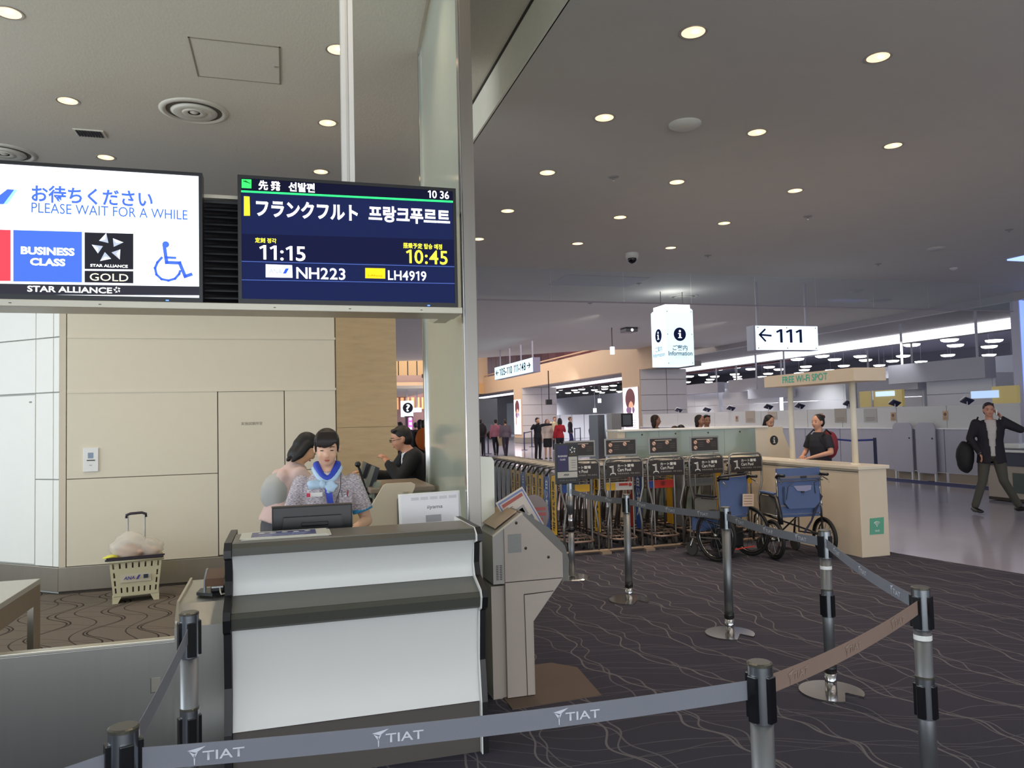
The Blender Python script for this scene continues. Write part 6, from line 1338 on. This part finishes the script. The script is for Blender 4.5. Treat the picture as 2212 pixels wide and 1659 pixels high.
for k, (x, y, Y, rz, lab, tc_, hs_) in enumerate(((1416, 896, 14.2, 60, 'brown-haired woman beyond the left part of the information counter', '2c3040', ('bob', '3c281c')), (1511, 896, 13.0, 30, 'woman in profile beyond the middle of the information counter', '241c20', ('bob', '221616')), (1526, 896, 13.6, -10, 'man in dark shirt just right of the woman in profile', '282428', ('short', '201614')))):
    v = ony(x, y, Y); person(lab, (v.x, v.y), rz, v.z+.005, dict(), top=('shirt', tc_), hair=hs_, skin='b9866c', vox=.02, female=k < 2)
v = ony(1471, 912, 12.0); person('person bending low so that only the black hair shows over the information counter', (v.x, v.y), 160, 1.50, dict(hed=(0, -.05, 1.56)), top=('shirt', '302c30'), hair=('bob', '120e10'), skin='b9866c', vox=.02, face=False)
v = ony(1458, 916, 12.6); person('child with brown hair barely showing over the information counter', (v.x, v.y), 100, 1.46, dict(), top=('shirt', '5c4848'), hair=('short', '3a2420'), skin='b9866c', vox=.02, face=False)
v = ony(2005, 893, 15.6); person('officer in a white shirt behind the rounded gate panels', (v.x, v.y), 200, 1.62, dict(), top=('shirt', 'd8d2c8'), hair=('short', '2c2440'), skin='c9a088', vox=.022, face=False)
# --- walking man with phone
wk = onz(2148, 1108)
wkp = thing
wman = person('man walking and talking on a phone in a dark blazer and olive trousers', (wk.x, wk.y), -38, 1.74,
    dict(pel=(0, 0, .93), nec=(0, 0, 1.43), hed=(-.005, -.015, 1.575), elR=(-.27, .03, 1.14), wrR=(-.17, -.10, .93), hdR=(.3, -.1, -1), elL=(.40, .0, 1.27), wrL=(.16, -.03, 1.44), hdL=(-.45, -.1, .9),
         knR=(-.14, -.05, .50), anR=(-.26, -.03, .095), knL=(.13, -.08, .50), anL=(.34, .06, .11), toR=(.35, -.9, -.08), toL=(.65, -.75, .05)),
    top=('shirt', 'bcb6b4'), bottom=('trousers', '4a4840'), hair=('short', '2a1a22'), skin='c08a74', vox=.014, jacket='1a1620', shoe='1c1014')
obj('phone', MB().box(.075, .09, -.10, -.03, 1.50, 1.58, .004), m_white, wman)
sb_ = thing('shoulder_bag', 'black shoulder bag hanging at the side of the walking man', 'bag', (wk.x, wk.y, 0), R_(-38))
obj('sack', lump((-.36, .02, .87), (.13, .12, .25), 41, 20, .05), M('bag_black', '0e0d10', .7), sb_, True); obj('strap', MB().tube([(-.33, .0, 1.08), (-.24, -.02, 1.30), (-.16, -.02, 1.50), (-.2, .12, 1.35), (-.32, .06, 1.08)], .014, 6), M('bag_black', '0e0d10'), sb_, True)
# --- distant travellers
WALK = dict(knR=(-.09, -.12, .50), anR=(-.09, -.20, .09), knL=(.09, .0, .49), anL=(.09, .22, .12))
def far(label, x, y, rz, H, pose, top, bot, hr, **k):
    v = onz(x, y); return person(label, (v.x, v.y), rz, H, pose, top=top, bottom=bot, hair=hr, vox=.024, face=False, hands=False, group='travellers in the far concourse', **k)
a = far('man with a black backpack walking away at the steel column', 1039, 985, 170, 1.70, WALK, ('shirt', '8a7470'), ('trousers', '2e3028'), ('short', '2a1c18'))
v = onz(1039, 985); b2 = thing('backpack', 'big black backpack on the man beside the steel column', 'backpack', (v.x, v.y, 0), R_(170)); obj('sack', lump((-.05, .24, 1.2), (.22, .16, .30), 51, 16, .05), M('pack_dark', '241c20', .7), b2, True); obj('strap', MB().tube([(.1, .12, 1.38), (.12, -.05, 1.40), (.12, -.12, 1.2)], .02, 6), M('pack_dark', '241c20'), b2)
far('man in a pink shirt walking away with a dark shoulder bag', 1072, 985, 175, 1.68, WALK, ('shirt', 'b0707e'), ('trousers', '1c1c28'), ('short', '2a1c18'))
v = onz(1065, 984); tag(obj('shoulder_bag', lump((v.x-.1, v.y, .95), (.17, .10, .2), 53, 14, .05), M('bag_brown_dark', '3a2c30', .7), None, True), 'dark shoulder bag beside the man in the pink shirt', 'bag')
far('man in a gray suit walking away with a paper bag', 1093, 986, 180, 1.66, WALK, ('coat', '6c5e68'), ('trousers', '383040'), ('short', '402c20'))
v = onz(1087, 984); pb_ = thing('paper_bag', 'cream paper carrier bag held by the man in the gray suit', 'bag', (v.x, v.y-.3, .50)); obj('bag_body', MB().box(-.26, .22, -.07, .07, 0, .44, .01).xf(Matrix.Rotation(R_(-12), 4, 'Y')), M('paper_cream', 'd8c49c', .6), pb_); obj('handle', MB().tube([(-.05, 0, .44), (.0, 0, .60), (.08, 0, .44)], .01, 5), M('paper_cream', 'd8c49c'), pb_)
far('man in black with raised arm and a face mask, beside the woman in white', 1163, 994, 20, 1.70, dict(elR=(-.30, .0, 1.25), wrR=(-.05, -.15, 1.45), elL=(.36, -.05, 1.40), wrL=(.62, -.10, 1.40)), ('coat', '14161e'), ('trousers', '14141a'), ('short', '281c1c'))
far('woman in a white blouse and black skirt facing the camera', 1184, 992, 0, 1.62, dict(), ('blouse', 'c9b8ae'), ('skirt', '1c1a20'), ('bob', '5c3830'), female=True)
far('woman in a red vest seen from behind', 1211, 992, 185, 1.66, dict(elR=(-.25, -.05, 1.15), wrR=(-.16, -.2, 1.3)), ('vest', 'a01c28'), ('trousers', '1c1a22'), ('bob', '140f12'), female=True)
far('man in a yellowish white shirt behind the woman in the red vest', 1200, 972, 10, 1.74, dict(), ('shirt', 'c9bc98'), ('trousers', '2c2c34'), ('short', '5a3024'))
far('traveller with a brown backpack beyond the red vest', 1233, 970, 60, 1.72, WALK, ('shirt', '26242c'), ('trousers', '2c2c60'), ('short', '5c3c28'))
far('woman with black hair half hidden behind the dark metal upright', 1287, 985, 140, 1.66, dict(), ('coat', '141218'), ('trousers', '141218'), ('bob', '0e0c10'), female=True)
def gapman(label, x, Y, top_y, rz, tc_, bc_, hr):
    v = ony(x, top_y, Y); return person(label, (v.x, v.y), rz, max(1.5, v.z), WALK, top=('shirt', tc_), bottom=('trousers', bc_), hair=hr, vox=.022, face=False, hands=False, group='travellers seen through the gap')
gapman('person in black shirt with an orange backpack seen through the gap', 915, 17.5, 907, 190, '1e1a1c', '4c4434', ('short', '1a1414'))
v = ony(915, 907, 17.5); ob = thing('backpack', 'orange backpack seen through the gap left of the glass partition', 'backpack', (v.x, v.y, 0), R_(190)); obj('sack', lump((.10, .20, 1.25), (.17, .13, .26), 61, 16, .06), M('pack_orange', 'c8641c', .7), ob, True); obj('strap', MB().tube([(.1, .10, 1.4), (.12, -.03, 1.42), (.12, -.12, 1.25)], .018, 6), M('strap_black', '201c20'), ob)
gapman('person in dark clothes beyond the orange backpack', 898, 27, 912, 150, '262a44', '3a3038', ('short', '2a1c1c'))
gapman('dark silhouette of a traveller by the stone wall edge', 864, 24, 911, 200, '1e181c', '2c2428', ('short', '1a1414'))
gapman('second traveller close to the orange backpack', 907, 20, 906, 210, '3a2c2c', '5c5040', ('bob', '201818'))
bpy.context.view_layer.update()
